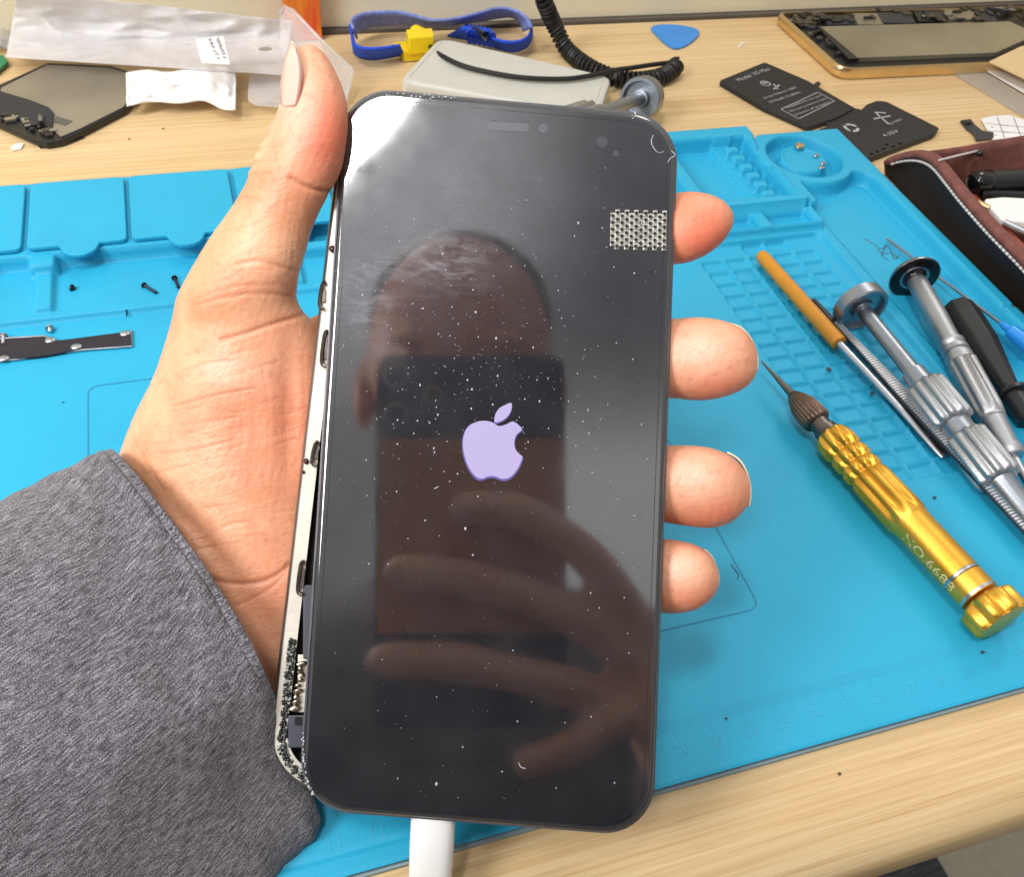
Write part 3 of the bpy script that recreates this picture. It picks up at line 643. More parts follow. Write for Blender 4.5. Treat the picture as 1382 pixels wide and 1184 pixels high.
ell(BB, MP(915, 960, 240), 24, 44, 40, 12)
ra = [MP(925, 985, 242), MP(970, 1090, 270), MP(1010, 1220, 330)]; BB.tube(ra, [28, 27, 32], 16)
body = BB.build('body_rough', GREYPL, origin=(0, 0, 0))
rm = body.modifiers.new('r', 'REMESH'); rm.mode = 'VOXEL'; rm.voxel_size = .0032; sm_ = body.modifiers.new('s', 'SMOOTH'); sm_.iterations = 4
dg = bpy.context.evaluated_depsgraph_get(); bmh = bpy.data.meshes.new_from_object(body.evaluated_get(dg)); bpy.data.objects.remove(body)
bv = [tuple(np.array(v.co)*1000) for v in bmh.vertices]; bf = [tuple(i+nv for i in p.vertices) for p in bmh.polygons]
allv = np.vstack([co2, np.array(bv)]); me = bpy.data.meshes.new('person')
me.from_pydata(((allv-HO)*.001).tolist(), [], hf+bf); me.polygons.foreach_set('use_smooth', [True]*len(me.polygons))
farm = np.clip((np.linalg.norm(np.array(bv)-CAM, axis=1)-170)/60, 0, 1)  # mirrored head tinted darker, as if dimly lit; near fingers lightened
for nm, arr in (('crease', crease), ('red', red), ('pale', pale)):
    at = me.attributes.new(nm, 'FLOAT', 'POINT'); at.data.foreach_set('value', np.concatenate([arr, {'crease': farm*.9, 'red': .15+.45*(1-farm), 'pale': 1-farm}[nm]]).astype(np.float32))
me.update()
def skin_mat():
    m, nt, N, L, b = newmat('skin')
    def attr(n): a = N.new('ShaderNodeAttribute'); a.attribute_name = n; return a.outputs['Fac']
    tc = N.new('ShaderNodeTexCoord')
    n1 = N.new('ShaderNodeTexNoise'); n1.inputs['Scale'].default_value = 70; n1.inputs['Detail'].default_value = 6; L.new(tc.outputs['Object'], n1.inputs[0])
    r = N.new('ShaderNodeValToRGB'); r.color_ramp.elements[0].position = .32; r.color_ramp.elements[1].position = .68
    r.color_ramp.elements[0].color = lin(220, 152, 114); r.color_ramp.elements[1].color = lin(242, 186, 148); L.new(n1.outputs[0], r.inputs[0])
    def mix(a, f, col, k=1.0, mode='MIX'):
        mm = N.new('ShaderNodeMath'); mm.operation = 'MULTIPLY'; mm.inputs[1].default_value = k; L.new(f, mm.inputs[0])
        x = N.new('ShaderNodeMixRGB'); x.blend_type = mode; L.new(mm.outputs[0], x.inputs[0]); L.new(a, x.inputs[1]); x.inputs[2].default_value = col; return x.outputs[0]
    c = mix(r.outputs[0], attr('red'), lin(232, 116, 90), .8); c = mix(c, attr('pale'), lin(250, 208, 184), .85); c = mix(c, attr('crease'), lin(176, 96, 66), .45)  # reddish dark tint shades the creases and dims the mirrored head
    n5 = N.new('ShaderNodeTexNoise'); n5.inputs['Scale'].default_value = 420; n5.inputs['Detail'].default_value = 3; L.new(tc.outputs['Object'], n5.inputs[0])
    rr = N.new('ShaderNodeMapRange'); rr.inputs[1].default_value = .55; rr.inputs[2].default_value = .75; L.new(n5.outputs[0], rr.inputs[0]); c = mix(c, rr.outputs[0], lin(196, 122, 92), .35)
    nb = N.new('ShaderNodeTexNoise'); nb.inputs['Scale'].default_value = 75; nb.inputs['Detail'].default_value = 7; nb.inputs['Roughness'].default_value = .7; L.new(tc.outputs['Object'], nb.inputs[0])
    rb = N.new('ShaderNodeMapRange'); rb.inputs[1].default_value = .5; rb.inputs[2].default_value = .72; L.new(nb.outputs[0], rb.inputs[0]); c = mix(c, rb.outputs[0], lin(222, 112, 88), .32)
    L.new(c, b.inputs['Base Color'])
    b.inputs['Roughness'].default_value = .43; b.inputs['Specular IOR Level'].default_value = .45
    b.inputs['Subsurface Weight'].default_value = .2; b.inputs['Subsurface Radius'].default_value = (1, .35, .2); b.inputs['Subsurface Scale'].default_value = .0022
    v = N.new('ShaderNodeTexVoronoi'); v.inputs['Scale'].default_value = 1500; L.new(tc.outputs['Object'], v.inputs[0])
    mp = N.new('ShaderNodeMapping'); mp.inputs['Rotation'].default_value = (.2, .3, .5); mp.inputs['Scale'].default_value = (60, 420, 200); L.new(tc.outputs['Object'], mp.inputs[0])
    n3 = N.new('ShaderNodeTexNoise'); n3.inputs['Scale'].default_value = 1; n3.inputs['Detail'].default_value = 6; n3.inputs['Distortion'].default_value = .8; L.new(mp.outputs[0], n3.inputs[0])
    ad = N.new('ShaderNodeMath'); ad.operation = 'MULTIPLY_ADD'; L.new(v.outputs['Distance'], ad.inputs[0]); ad.inputs[1].default_value = .22; L.new(n3.outputs[0], ad.inputs[2])
    bu = N.new('ShaderNodeBump'); bu.inputs['Strength'].default_value = .7; bu.inputs['Distance'].default_value = .00035; L.new(ad.outputs[0], bu.inputs['Height']); L.new(bu.outputs[0], b.inputs['Normal'])
    return m
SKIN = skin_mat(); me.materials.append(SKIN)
person = bpy.data.objects.new('person', me); COL.objects.link(person); person.location = Vector(HO*.001); person['_o'] = list(map(float, HO))
tag(person, 'person in grey knit sleeve gripping the phone with one hand, thumb upright', 'person')
# nails
NAIL = mat('fingernail', lin(238, 190, 176), .25, var=.04, scale=200); NAILW = mat('nail free edge', lin(236, 214, 186), .35, var=.03)
Lb = smoothline([np.array(p, float) for p in ((394,57),(386,78),(381,103),(379,128),(381,144))], 5); Rb = smoothline([np.array(p, float) for p in ((398,64),(404,78),(407.5,96),(406,120),(401,142))], 5)
G = []
for p, q in zip(Lb, Rb):
    row = []
    for s_ in np.linspace(0, 1, 7):
        w_ = p+(q-p)*s_; cu = 424; hw = 45 if w_[1] > 85 else 34+11*(w_[1]-60)/25
        X_ = min(.999, abs(w_[0]-cu)/hw); dep = 212-8.4*math.sqrt(max(0, 1-X_**2))-.55+1.0*s_**6; row.append(C3(w_[0], w_[1], dep))
    G.append(row)
mb = MB(); mb.grid(G); mb.build('thumb_nail', NAIL, person, smooth=True, solid=.5)
mb = MB(); mb.tube([C3(u, v, d) for u, v, d in [(394, 56.5, 210), (397, 61, 208.5), (402, 71, 207), (406, 84, 206), (408, 97, 205.5), (407, 112, 205.4)]], [.35, .4, .35, .3, .25, .15], 6); mb.build('nail_edge', NAILW, person, smooth=True)
for pl, d0 in (([(984,436),(1000,441),(1012,452),(1020,466),(1024.5,484),(1024,500)], 219), ([(984,611),(998,619),(1008,633),(1014,652),(1015.5,668),(1013,684)], 218), ([(953,742),(963,752),(969,766),(972.5,780),(971.5,792)], 217)):
    P = smoothline([np.array(p, float) for p in pl], 4); G = []
    cen = np.mean(P, 0)
    for p in P:
        G.append([C3(p[0]-2.2-3.0*k*k, p[1], d0-.6+k*5) for k in (0, .35, .7, 1.0)])
    mb = MB(); mb.grid(G); mb.build('fingernail', NAILW, person, smooth=True, solid=.45)

for pl, r in LF[:3]:
    P = smoothline([MP(u, v, 221) for u, v in pl], 5); d_ = nrm(P[3]-P[0]); mb = MB(); ell(mb, P[0]+d_*7-NW*(r*.62), r*.55, 2.2, 6.2, 8, (np.cross(d_, NW), NW, d_)); mb.build('fingernail', NAIL, person, smooth=True)
# jacket: sleeve in view, body and other sleeve behind the camera
def knit_mat():
    m, nt, N, L, b = newmat('grey heather knit')
    uv = N.new('ShaderNodeUVMap'); mp = N.new('ShaderNodeMapping'); mp.inputs['Scale'].default_value = (34, 260, 1); L.new(uv.outputs[0], mp.inputs[0])
    n1 = N.new('ShaderNodeTexNoise'); n1.inputs['Scale'].default_value = 1; n1.inputs['Detail'].default_value = 5; n1.inputs['Distortion'].default_value = .6; n1.inputs['Roughness'].default_value = .65; L.new(mp.outputs[0], n1.inputs[0])
    m2 = N.new('ShaderNodeMapping'); m2.inputs['Scale'].default_value = (300, 420, 1); L.new(uv.outputs[0], m2.inputs[0])
    n2 = N.new('ShaderNodeTexNoise'); n2.inputs['Scale'].default_value = 1; n2.inputs['Detail'].default_value = 4; L.new(m2.outputs[0], n2.inputs[0])
    ad = N.new('ShaderNodeMath'); ad.operation = 'ADD'; L.new(n1.outputs[0], ad.inputs[0]); L.new(n2.outputs[0], ad.inputs[1])
    hf_ = N.new('ShaderNodeMath'); hf_.operation = 'MULTIPLY'; hf_.inputs[1].default_value = .5; L.new(ad.outputs[0], hf_.inputs[0])
    r = N.new('ShaderNodeValToRGB'); e = r.color_ramp.elements; e[0].position = .42; e[0].color = lin(62, 60, 66); e[1].position = .62; e[1].color = lin(180, 178, 186)
    x = e.new(.5); x.color = lin(106, 104, 110)
    L.new(hf_.outputs[0], r.inputs[0]); L.new(r.outputs[0], b.inputs['Base Color']); setp(b, Roughness=.95); b.inputs['Specular IOR Level'].default_value = .15
    b.inputs['Sheen Weight'].default_value = .15
    bu = N.new('ShaderNodeBump'); bu.inputs['Strength'].default_value = .9; bu.inputs['Distance'].default_value = .0006; L.new(hf_.outputs[0], bu.inputs['Height']); L.new(bu.outputs[0], b.inputs['Normal'])
    return m
KNIT = knit_mat()
secs = [(150,612,424,1098,226,217,19,14), (138,615,428,1108,225,217,19.5,14.5), (120,624,419,1130,224,216,20,14), (60,652,388,1160,220,214.5,22,13), (0,685,350,1200,216,212,25,12), (-110,745,260,1290,208,208,29,12), (-300,850,100,1430,196,200,35,16), (-560,1000,-100,1650,180,188,42,30), (-900,1250,-400,2000,160,170,50,45)]
SD = smoothline([np.array(s, float) for s in secs], 9); R = []; nn_ = 96
for k, s in enumerate(SD):
    p, q = C3(s[0], s[1], s[4]), C3(s[2], s[3], s[5]); mid, hv = (p+q)/2, (q-p)/2; n_ = nrm(CAM-mid); axis = nrm(np.cross(n_, hv)); axis = axis if axis@(RWC@np.array([1, .5, 0])) > 0 else -axis; ring = []
    for i in range(nn_):
        a = 2*PI*i/nn_; c, s1 = math.cos(a), math.sin(a); y = np.sign(s1)*abs(s1)**.9
        f = 0
        if s1 > 0: f = .8*math.sin(c*7+k*.16)*math.exp(-k/60)+.35*math.sin(c*13-k*.35+1)*(.4+.6*min(1, k/12))-.7*math.exp(-((k-7)/1.6)**2)+1.6*math.exp(-((c-.55+k*.012)/.16)**2)*(k > 3)
        fl = max(0, min(1, (c-.15)/.6)); fl = fl*fl*(3-2*fl)
        s6 = s[6]*(1-.72*fl*max(0, 1-k/60)); f *= (1-.7*fl)
        bul = 6.0*max(0, 1-c*c) if s1 > 0 else 0                # the hem bows outward over the wrist
        edge = (1.2 if k < 2 else 0)
        ring.append(mid+hv*c*(1+.004*math.sin(k*.8))+n_*((s6 if y > 0 else s[7])*y+f)+axis*bul*max(0, 1-k/30)*.95)
    R.append(ring)
mb = MB(); mb.rings(R, cap=False); nsl = len(mb.v)
RA = np.array(R); cumu = np.r_[0, np.cumsum(np.linalg.norm(np.diff(RA.mean(1), axis=0), axis=1))]/100; arc = np.concatenate([np.zeros((len(R), 1)), np.cumsum(np.linalg.norm(np.diff(RA, axis=1), axis=2), axis=1)], 1)/100
sh = hc-upv*215-fw*25
TORSO = []
for (dy, wx, wz, off) in ((60, 60, 62, -8), (35, 95, 75, -10), (10, 190, 95, -15), (-30, 232, 110, -20), (-120, 235, 118, -15), (-300, 215, 120, 0), (-480, 220, 125, 10)):
    TORSO.append([sh+upv*dy+fw*off+xr*wx*math.cos(2*PI*i/40)+fw*wz*math.sin(2*PI*i/40) for i in range(40)])
mb.rings(TORSO)
shL = sh-xr*205-upv*50; shR = sh+xr*205-upv*50
lastc = np.mean(R[-1], 0); prevc = np.mean(R[-10], 0); elbow = lastc+nrm(lastc-prevc)*70
# which shoulder is the person's left? the one nearer the sleeve
sA, sB = (shL, shR) if np.linalg.norm(shL-elbow) < np.linalg.norm(shR-elbow) else (shR, shL)
mb.tube(smoothline([lastc, elbow, elbow*.45+sA*.55+np.array([0, -30, -20]), sA], 5), np.linspace(48, 72, 16), 24)
mb.tube(smoothline([ra[0]*.35+ra[1]*.65, ra[2], ra[2]*.5+sB*.5+np.array([0, -40, -60]), sB], 5), np.linspace(38, 74, 16), 24)
jk = mb.build('jacket', KNIT, person, smooth=True, angle=80, solid=1.6)
uv = jk.data.uv_layers.new(name='UVMap'); nR = nn_
for lp in jk.data.loops:
    vi = lp.vertex_index
    if vi < nsl: k, i = divmod(vi, nR); uv.data[lp.index].uv = (cumu[k], arc[min(k, 30), i])
    else: c_ = jk.data.vertices[vi].co; uv.data[lp.index].uv = (c_.x*10, c_.z*10)
# hair
mb = MB(); ell(mb, hc+upv*56-fw*36, 80, 92, 78, 16); mb.build('hair', mat('black hair', lin(22, 19, 18), .5, bump=.6, bscale=300), person, smooth=True)

# the camera phone the picture is taken with, held in the right hand (seen mirrored in the screen)
cp = [MP(u, v, 233) for u, v in ((506, 478), (760, 478), (764, 985), (510, 985))]
c0 = sum(cp)/4; ex = nrm(cp[1]-cp[0]); ey = nrm(cp[3]-cp[0]); nn2 = nrm(np.cross(ex, ey)); nn2 = nn2 if nn2@(TW-c0) > 0 else -nn2
ck = empty('camera_phone', c0); tag(ck, 'dark phone with a brown lower back, mirrored in the black screen with fingers across it', 'phone')
w2 = np.linalg.norm(cp[1]-cp[0])/2; h2 = np.linalg.norm(cp[3]-cp[0])/2; ey = nrm(ey-(ey@ex)*ex)
def crr(b, cx0, cx1, cy0, cy1, z0, z1, r):
    P = roundpoly([c0+ex*x+ey*y for x, y in ((cx0, cy0), (cx1, cy0), (cx1, cy1), (cx0, cy1))], r, 4); b.prism([p+nn2*z0 for p in P], [p+nn2*z1 for p in P])
lensoff = nn2*0
mb = MB(); crr(mb, -w2, w2, -h2, h2, -9, -1.5, 8); mb.build('back_cover', mat('dark blue case', lin(40, 44, 60), .5), ck)
mb = MB(); crr(mb, -w2+1, w2-1, -h2+h2*.46, h2*.5, -1.5, -1.0, 3); mb.build('lower_brown_area', mat('brown back tone', lin(204, 142, 84), .6), ck)  # brown area set on the lower part of the back

for u, v, r in ((534, 506, 6.2), (534, 560, 6.2), (584, 532, 4.6)):
    p = MP(u, v, 231.4); lx, ly = (p-c0)@ex, (p-c0)@ey; cc_ = c0+ex*lx+ey*ly
    mb = MB(); rod(mb, [(cc_-nn2*1.5, r), (cc_-nn2*.2, r), (cc_+nn2*.0, r*.86)], 28); mb.build('camera_lens', STEEL, ck, smooth=True, angle=40)
    mb = MB(); rod(mb, [(cc_-nn2*.4, r*.8), (cc_+nn2*.15, r*.78)], 24); mb.build('lens_glass', mat('gloss black', (0, 0, 0, 1)), ck, smooth=True, angle=40)
# ------------------------------------------------------------------ TOOLS ON THE MAT
def axpts(st, z): return [(D(u, v, z), r) for u, v, r in st]
# gold screwdriver
gt = empty('screwdriver', D(1200, 670, 4)); tag(gt, 'gold screwdriver with fluted grip and bronze collet lying on the blue mat', 'screwdriver', 'screwdrivers')
GA, GB = D(1027, 487, 12), D(1352, 838, 12.6); gax = nrm(GB-GA); gl_ = np.linalg.norm(GB-GA)
def gpos(u, v):
    p = D(u, v, 12.3); return (p-GA)@gax
def gst(lst): return [(GA+gax*gpos(u, v)+gax*d, r) for u, v, d, r in lst]
mb = MB(); rod(mb, gst([(1027,487,0,.25),(1045,506,0,.75),(1068,531,0,1.5),(1076,540,0,1.7)]), 12); mb.build('blade', DSTEEL, gt, smooth=True)
mb = MB(); rod(mb, gst([(1069,532,0,1.8),(1074,537,0,3.0),(1083,548,0,4.6),(1092,558,0,5.0),(1100,567,0,5.0),(1103,570,0,4.6),(1104,571,0,3.6)]), 48, 24, .10); mb.build('collet', BRONZE, gt, smooth=True, angle=70)
mb = MB(); rod(mb, gst([(1102,569,0,3.5),(1112,580,0,3.5),(1112.3,580.3,0,4.1),(1118,586.5,0,4.1),(1118.3,586.8,0,4.6),(1124,592,0,4.6)]), 24); mb.build('neck', DSTEEL, gt, smooth=True)
L0, L1 = gpos(1120, 587), gpos(1228, 705)
st_ = [(0, 5.0), (.03, 6.0), (.12, 6.5), (.19, 6.4), (.205, 5.7), (.225, 5.7), (.24, 6.4), (.33, 6.4), (.345, 5.7), (.365, 5.7), (.38, 6.4), (.455, 6.5), (.47, 5.8), (.49, 5.8), (.505, 6.5), (.6, 6.6), (.75, 6.7), (.88, 6.8), (.95, 6.7), (1, 6.2)]
flu = [0, 1, 1, 1, 1, 1, 1, 1, 1, 1, 1, 1, 1, 1, 1, 1, 1, 1, 0, 0]
mb = MB(); rod(mb, [(GA+gax*(L0+(L1-L0)*t), r) for t, r in st_], 80, 10, .2, flu); mb.build('fluted_grip', GOLD, gt, smooth=True, angle=60)
L2 = gpos(1322, 806)
mb = MB(); rod(mb, [(GA+gax*(L1-.2), 6.2), (GA+gax*(L1+3), 6.0), (GA+gax*(L2-8), 6.0), (GA+gax*(L2-7.8), 5.6), (GA+gax*(L2-6.8), 5.6), (GA+gax*(L2-6.6), 6.0), (GA+gax*(L2), 6.0), (GA+gax*(L2+.2), 5)], 40); mb.build('handle', GOLD, gt, smooth=True, angle=40)
mb = MB()
for d in (-7.9, -1.2): rod(mb, [(GA+gax*(L2+d), 5.7), (GA+gax*(L2+d+.1), 6.12), (GA+gax*(L2+d+1.0), 6.12), (GA+gax*(L2+d+1.1), 5.7)], 40)
mb.build('rings', STEEL, gt, smooth=True, angle=40)
mb = MB(); e0 = L2+1.0
rod(mb, [(GA+gax*e0, 6.0), (GA+gax*(e0+.8), 7.8), (GA+gax*(e0+1.6), 8.6), (GA+gax*(e0+7.2), 8.6), (GA+gax*(e0+8.2), 7.9), (GA+gax*(e0+8.4), 7.2)], 96, 8, .2, [0, 1, 1, 1, 1, 0]); mb.build('end_cap', GOLD, gt, smooth=True, angle=50)
# lettering bent round the handle
V_, F_ = text_mesh('NO.6688', 4.6); ww = max(v[0] for v in V_); s0 = gpos(1222, 722); s1 = gpos(1290, 795); sc = (s1-s0)/ww
gb = nrm(np.cross(gax, [0, 0, 1.])); 
gmid = GA+gax*(s0+s1)/2; tov = CAM-gmid; tov = nrm(tov-(tov@gax)*gax); side = nrm(np.cross(tov, gax))
if (RWC.T@side)[1] < 0: side = -side
gc = lambda t: GA+gax*t
mb = MB(); VV = []
for v in V_:
    th = (v[1]*.95)/6.0-.8; VV.append(gc(s0+v[0]*sc)+6.06*(math.cos(th)*tov+math.sin(th)*side))
mb.add(VV, F_); mb.build('engraved_number', mat('pale engraving', lin(206, 196, 140), .5), gt)

def silver_driver(capu, capz, blackcap, stations, z, parts_seg):
    pass
# ring-cap screwdriver
def ringcap_driver(P0, P1, label, scale=1.0):                   # P0 cap centre, P1 blade end (mm points)
    ax = nrm(P1-P0); t = empty('screwdriver', np.array([P0[0], P0[1], 4])); tag(t, label, 'screwdriver', 'screwdrivers')
    def q(d): return P0+ax*d*scale
    mb = MB(); rod(mb, [(q(-3.6), 9.4), (q(-3.1), 10.2), (q(1.9), 10.4), (q(2.5), 9.9), (q(2.5), 8.6), (q(.6), 8.2), (q(.5), 4.6), (q(2.2), 4.2), (q(2.3), 3.2)], 48); mb.build('swivel_cap', ALU, t, smooth=True, angle=40)
    mb = MB(); rod(mb, [(q(.5), 7.2), (q(1.5), 7.0), (q(1.5), 5.8), (q(.5), 5.6)], 40); mb.build('bearing_ring', DSTEEL, t, smooth=True)
    mb = MB(); rod(mb, [(q(2), 2.9), (q(36), 3.1), (q(36.2), 4.1), (q(43), 4.4)], 28); mb.build('shaft', ALU, t, smooth=True, angle=40)
    for (a_, b_) in ((43, 62), (67.5, 88)):
        mb = MB(); rod(mb, [(q(a_-.2), 5.0), (q(a_+.3), 6.8), (q(a_+1.6), 7.6), (q(b_-1.6), 7.8), (q(b_-.4), 7.2), (q(b_), 5.4)], 96, 12, .16, [0, 1, 1, 1, 1, 0]); mb.build('fluted_grip', ALU2, t, smooth=True, angle=55)
    mb = MB(); rod(mb, [(q(61), 5.2), (q(68), 5.2)], 28); mb.build('neck', ALU, t, smooth=True)
    mb = MB(); rod(mb, [(q(87), 5), (q(90), 4.4), (q(104), 4.0), (q(104.3), 3.6), (q(107), 3.4)], 28); mb.build('ferrule', ALU, t, smooth=True, angle=40)
    mb = MB(); rod(mb, [(q(106), 2.4), (q(112), 2.2), (q(150), 1.0)], 16); mb.build('blade', DSTEEL, t, smooth=True)
    return t
ringcap_driver(D(1162, 415, 13.8), D(1385, 693, 10.5), 'grey screwdriver with a wide ring shaped swivel cap and two fluted barrels')
ringcap_driver(D(866, 132, 13.0), D(745, 176, 42), 'grey screwdriver whose round cap peeks out behind the top edge of the phone', 1.6)
# black-cap screwdriver
P0, P1 = D(1235, 376, 14), D(1392, 660, 9.5); ax = nrm(P1-P0); q = lambda d: P0+ax*d
t = empty('screwdriver', np.array([P0[0], P0[1], 4])); tag(t, 'silver screwdriver with a flat black disc cap beside the black handle', 'screwdriver', 'screwdrivers')
Lp = lambda u, v: (D(u, v, 12)-P0)@ax
mb = MB(); rod(mb, [(q(-2.4), 7), (q(-1.9), 9.8), (q(-.9), 10.2), (q(-.2), 9.9), (q(.1), 9.4), (q(-.6), 5), (q(.5), 3.6), (q(2.6), 3.4)], 48); mb.build('disc_cap', mat('glossy black anodised', lin(22, 22, 26), .18, .3), t, smooth=True, angle=50)
mb = MB(); rod(mb, [(q(-.95), 10.22), (q(-.9), 10.34), (q(-.5), 10.34), (q(-.45), 10.1)], 48); mb.build('cap_rim', STEEL, t, smooth=True)
a1, a2, a3, a4, a5 = Lp(1288, 464), Lp(1302, 488), Lp(1347, 562), Lp(1372, 612), Lp(1390, 655)
mb = MB(); rod(mb, [(q(1.5), 3.6), (q(3), 3.9), (q(a1*.6), 4.3), (q(a1), 4.0)], 28); mb.build('shaft', ALU2, t, smooth=True)
mb = MB(); rod(mb, [(q(a1-.2), 4.0), (q(a1+.5), 5.0), (q(a1+2), 5.0), (q(a1+2.6), 4.3), (q(a1+3.4), 4.3), (q(a1+4), 5.1), (q(a1+5.6), 5.1), (q(a1+6.2), 4.3), (q(a1+7), 4.3), (q(a1+7.6), 5.2), (q(a2+1), 5.2)], 32); mb.build('ringed_collar', ALU2, t, smooth=True, angle=50)
mb = MB(); rod(mb, [(q(a2+.8), 5.0), (q(a2+1.5), 5.7), (q(a3-4), 5.4), (q(a3-1), 4.9), (q(a3), 4.4)], 80, 9, .15, [0, 1, 1, 0, 0]); mb.build('fluted_grip', ALU2, t, smooth=True, angle=55)
mb = MB(); rod(mb, [(q(a3-.2), 4.6), (q(a3+.6), 4.6), (q(a3+1), 4.2), (q(a4-4), 3.6), (q(a4-3.8), 4.2), (q(a4-1), 4.2), (q(a4), 3.4)], 32); mb.build('ferrule', ALU2, t, smooth=True, angle=40)
mb = MB(); rod(mb, [(q(a4-.3), 1.6), (q(a5+10), 1.5)], 14); mb.build('blade', STEEL, t, smooth=True)
# black handled tool
P0, P1 = D(1293, 420, 11), D(1368, 535, 9.5); ax = nrm(P1-P0); Ln = np.linalg.norm(P1-P0)
t = empty('scraper_tool', np.array([P0[0], P0[1], 4])); tag(t, 'tool with a faceted matt black handle beside the silver screwdrivers', 'hand tool')
mb = MB(); rod(mb, [(P0-ax*3.5, 4), (P0-ax*1.5, 6.4), (P0+ax*4, 7.2), (P0+ax*Ln*.42, 7.0), (P0+ax*Ln*.7, 5.2), (P0+ax*Ln*.9, 3.9), (P0+ax*Ln*.98, 4.3)], 8); mb.build('handle', BLACKRUB, t, bevel=.6)
mb = MB(); rod(mb, [(P0+ax*(Ln*.96), 4), (P0+ax*(Ln*.97), 6.2), (P0+ax*(Ln*.97+1.6), 6.4), (P0+ax*(Ln*.97+2), 4.6), (P0+ax*(Ln+12), 4.2)], 24); mb.build('collar', BLACKPL, t, smooth=True, angle=40)
mb = MB(); rod(mb, [(P0+ax*(Ln+11), 1.8), (P0+ax*(Ln+50), 1.6)], 12); mb.build('blade', STEEL, t, smooth=True)
# amber handled probe
t = empty('probe', D(1080, 400, 4)); tag(t, 'thin steel probe with an amber orange sleeve lying across the mat grid', 'probe')
P0, P1, P2 = D(1026, 343, 7.6), D(1133, 464, 8.2), D(1276, 616, 5.6)
ax = nrm(P1-P0); Ln = np.linalg.norm(P1-P0)
mb = MB(); rod(mb, [(P0-ax*.5, 1.2), (P0+ax*.6, 2.3), (P0+ax*2, 2.8), (P0+ax*Ln*.5, 3.0), (P1-ax*2, 3.1), (P1-ax*.2, 3.0), (P1, 2.2)], 20); mb.build('sleeve', ORANGE, t, smooth=True, angle=50)
mb = MB(); ax2 = nrm(P2-P1); sd = nrm(np.cross(ax2, [0, 0, 1.]))
R = []
for tt, w_, hh_ in ((0, 1.5, 1.5), (.3, 1.5, 1.4), (.6, 1.7, 1.1), (.8, 2.0, .8), (.97, 2.1, .6), (1, 1.9, .5)):
    c = P1+(P2-P1)*tt; R.append([c+sd*w_*math.cos(a)+np.array([0, 0, 1])*hh_*math.sin(a) for a in [2*PI*i/14 for i in range(14)]])
mb.rings(R); mb.build('rod', STEEL, t, smooth=True)
# serrated tweezers
t = empty('tweezers', D(1240, 560, 4)); tag(t, 'long steel tweezers with serrated grip arms lying under the fluted screwdriver', 'tweezers')
A0, A1 = D(1098, 405, 6), D(1400, 727, 8.0); ax = nrm(A1-A0); sd = nrm(np.cross(ax, [0, 0, 1.])); Ln = np.linalg.norm(A1-A0)
for k, (zo, so, m_) in enumerate(((1.8, 1.2, mat('shaded steel', lin(70, 72, 78), .5, .8)), (-.6, -1.1, DSTEEL))):
    mb = MB(); R = []
    for tt in np.linspace(0, 1, 14):
        c = A0+ax*Ln*tt+sd*(so*(.3+1.3*tt))+np.array([0, 0, zo*(.3+.7*tt)]); w_ = .7+2.2*min(1, tt*2.2)
        R.append([c+sd*w_*i+np.array([0, 0, .5])*j for i, j in ((-1, -1), (1, -1), (1, 1), (-1, 1))])
    mb.rings(R); mb.build('arm', m_, t, bevel=.15)
mb = MB()
for i in range(88):
    tt = .13+.86*i/88; c = A0+ax*Ln*tt+sd*(1.2*(.3+1.3*tt))+np.array([0, 0, 1.8*(.3+.7*tt)+.62]); w_ = (.7+2.2*min(1, tt*2.2))*.86
    mb.box(c, ax*.42, sd*w_, np.array([0, 0, .5]))
mb.build('grip_ridges', mat('lightened ridge steel', lin(216, 218, 222), .5, .7), t)  # ridges lightened over a darkened arm so the gaps read as shade
# syringe needle with blue hub
t = empty('dispensing_needle', D(1300, 400, 8)); tag(t, 'long thin dispensing needle with a clear blue hub at the right edge of the mat', 'needle')
N0, N1, N2 = D(1197, 322, 7), D(1353, 438, 12), D(1400, 474, 12); mb = MB(); mb.tube([N0, N1], .6, 10); mb.build('needle', ALU, t, smooth=True)
mb = MB(); a_ = nrm(N2-N1); rod(mb, [(N1-a_*1, .9), (N1+a_*1, 1.4), (N1+a_*3, 1.6), (N1+a_*4, 2.8), (N1+a_*18, 3.4)], 16); mb.build('hub', PICK, t, smooth=True)
# scribble of dark fibres printed by the needle
mb = MB()
for pl in ([(1180,330),(1190,336),(1196,331),(1203,339)], [(1184,336),(1192,343),(1200,341),(1210,347)], [(1196,333),(1190,345),(1200,352)], [(1203,340),(1207,350),(1213,345)], [(1166,322),(1180,330)]):
    mb.tube([D(u, v, 5.0) for u, v in smoothline(pl, 4)], .22, 5)
tag(mb.build('hair_strand', INK), 'knot of dark hair like fibres on the mat beside the needle tip', 'fibres')

# ------------------------------------------------------------------ screws and crumbs
def screw(px0, px1, z, r, label, m_=None):
    a, b = D(*px0, z), D(*px1, z); ax = nrm(b-a); L_ = np.linalg.norm(b-a); t = empty('screw', [a[0], a[1], z-r]); tag(t, label, 'screw', 'loose screws on the mat')
    m_ = m_ or mat('black oxide screw', lin(50, 48, 60), .35, .7)
    mb = MB(); rod(mb, [(a-ax*.1, r*1.1), (a+ax*.3, r*1.9), (a+ax*r*1.2, r*1.9), (a+ax*r*1.4, r)], 12); mb.build('head', m_, t, smooth=True, angle=40)
    mb = MB(); st2 = []; n = max(4, int(L_/.35))
    for i in range(n): st2.append((a+ax*(r*1.3+(L_-r*1.3)*i/(n-1)), r*(1 if i % 2 else .8)))
    rod(mb, st2, 10); mb.build('shank', m_, t, smooth=True)
screw((193, 384), (211, 395), 7.0, .6, 'longest dark screw lying in the left trough of the mat')
screw((235, 374), (241, 388), 7.0, .6, 'dark screw in the trough nearest the wrist')
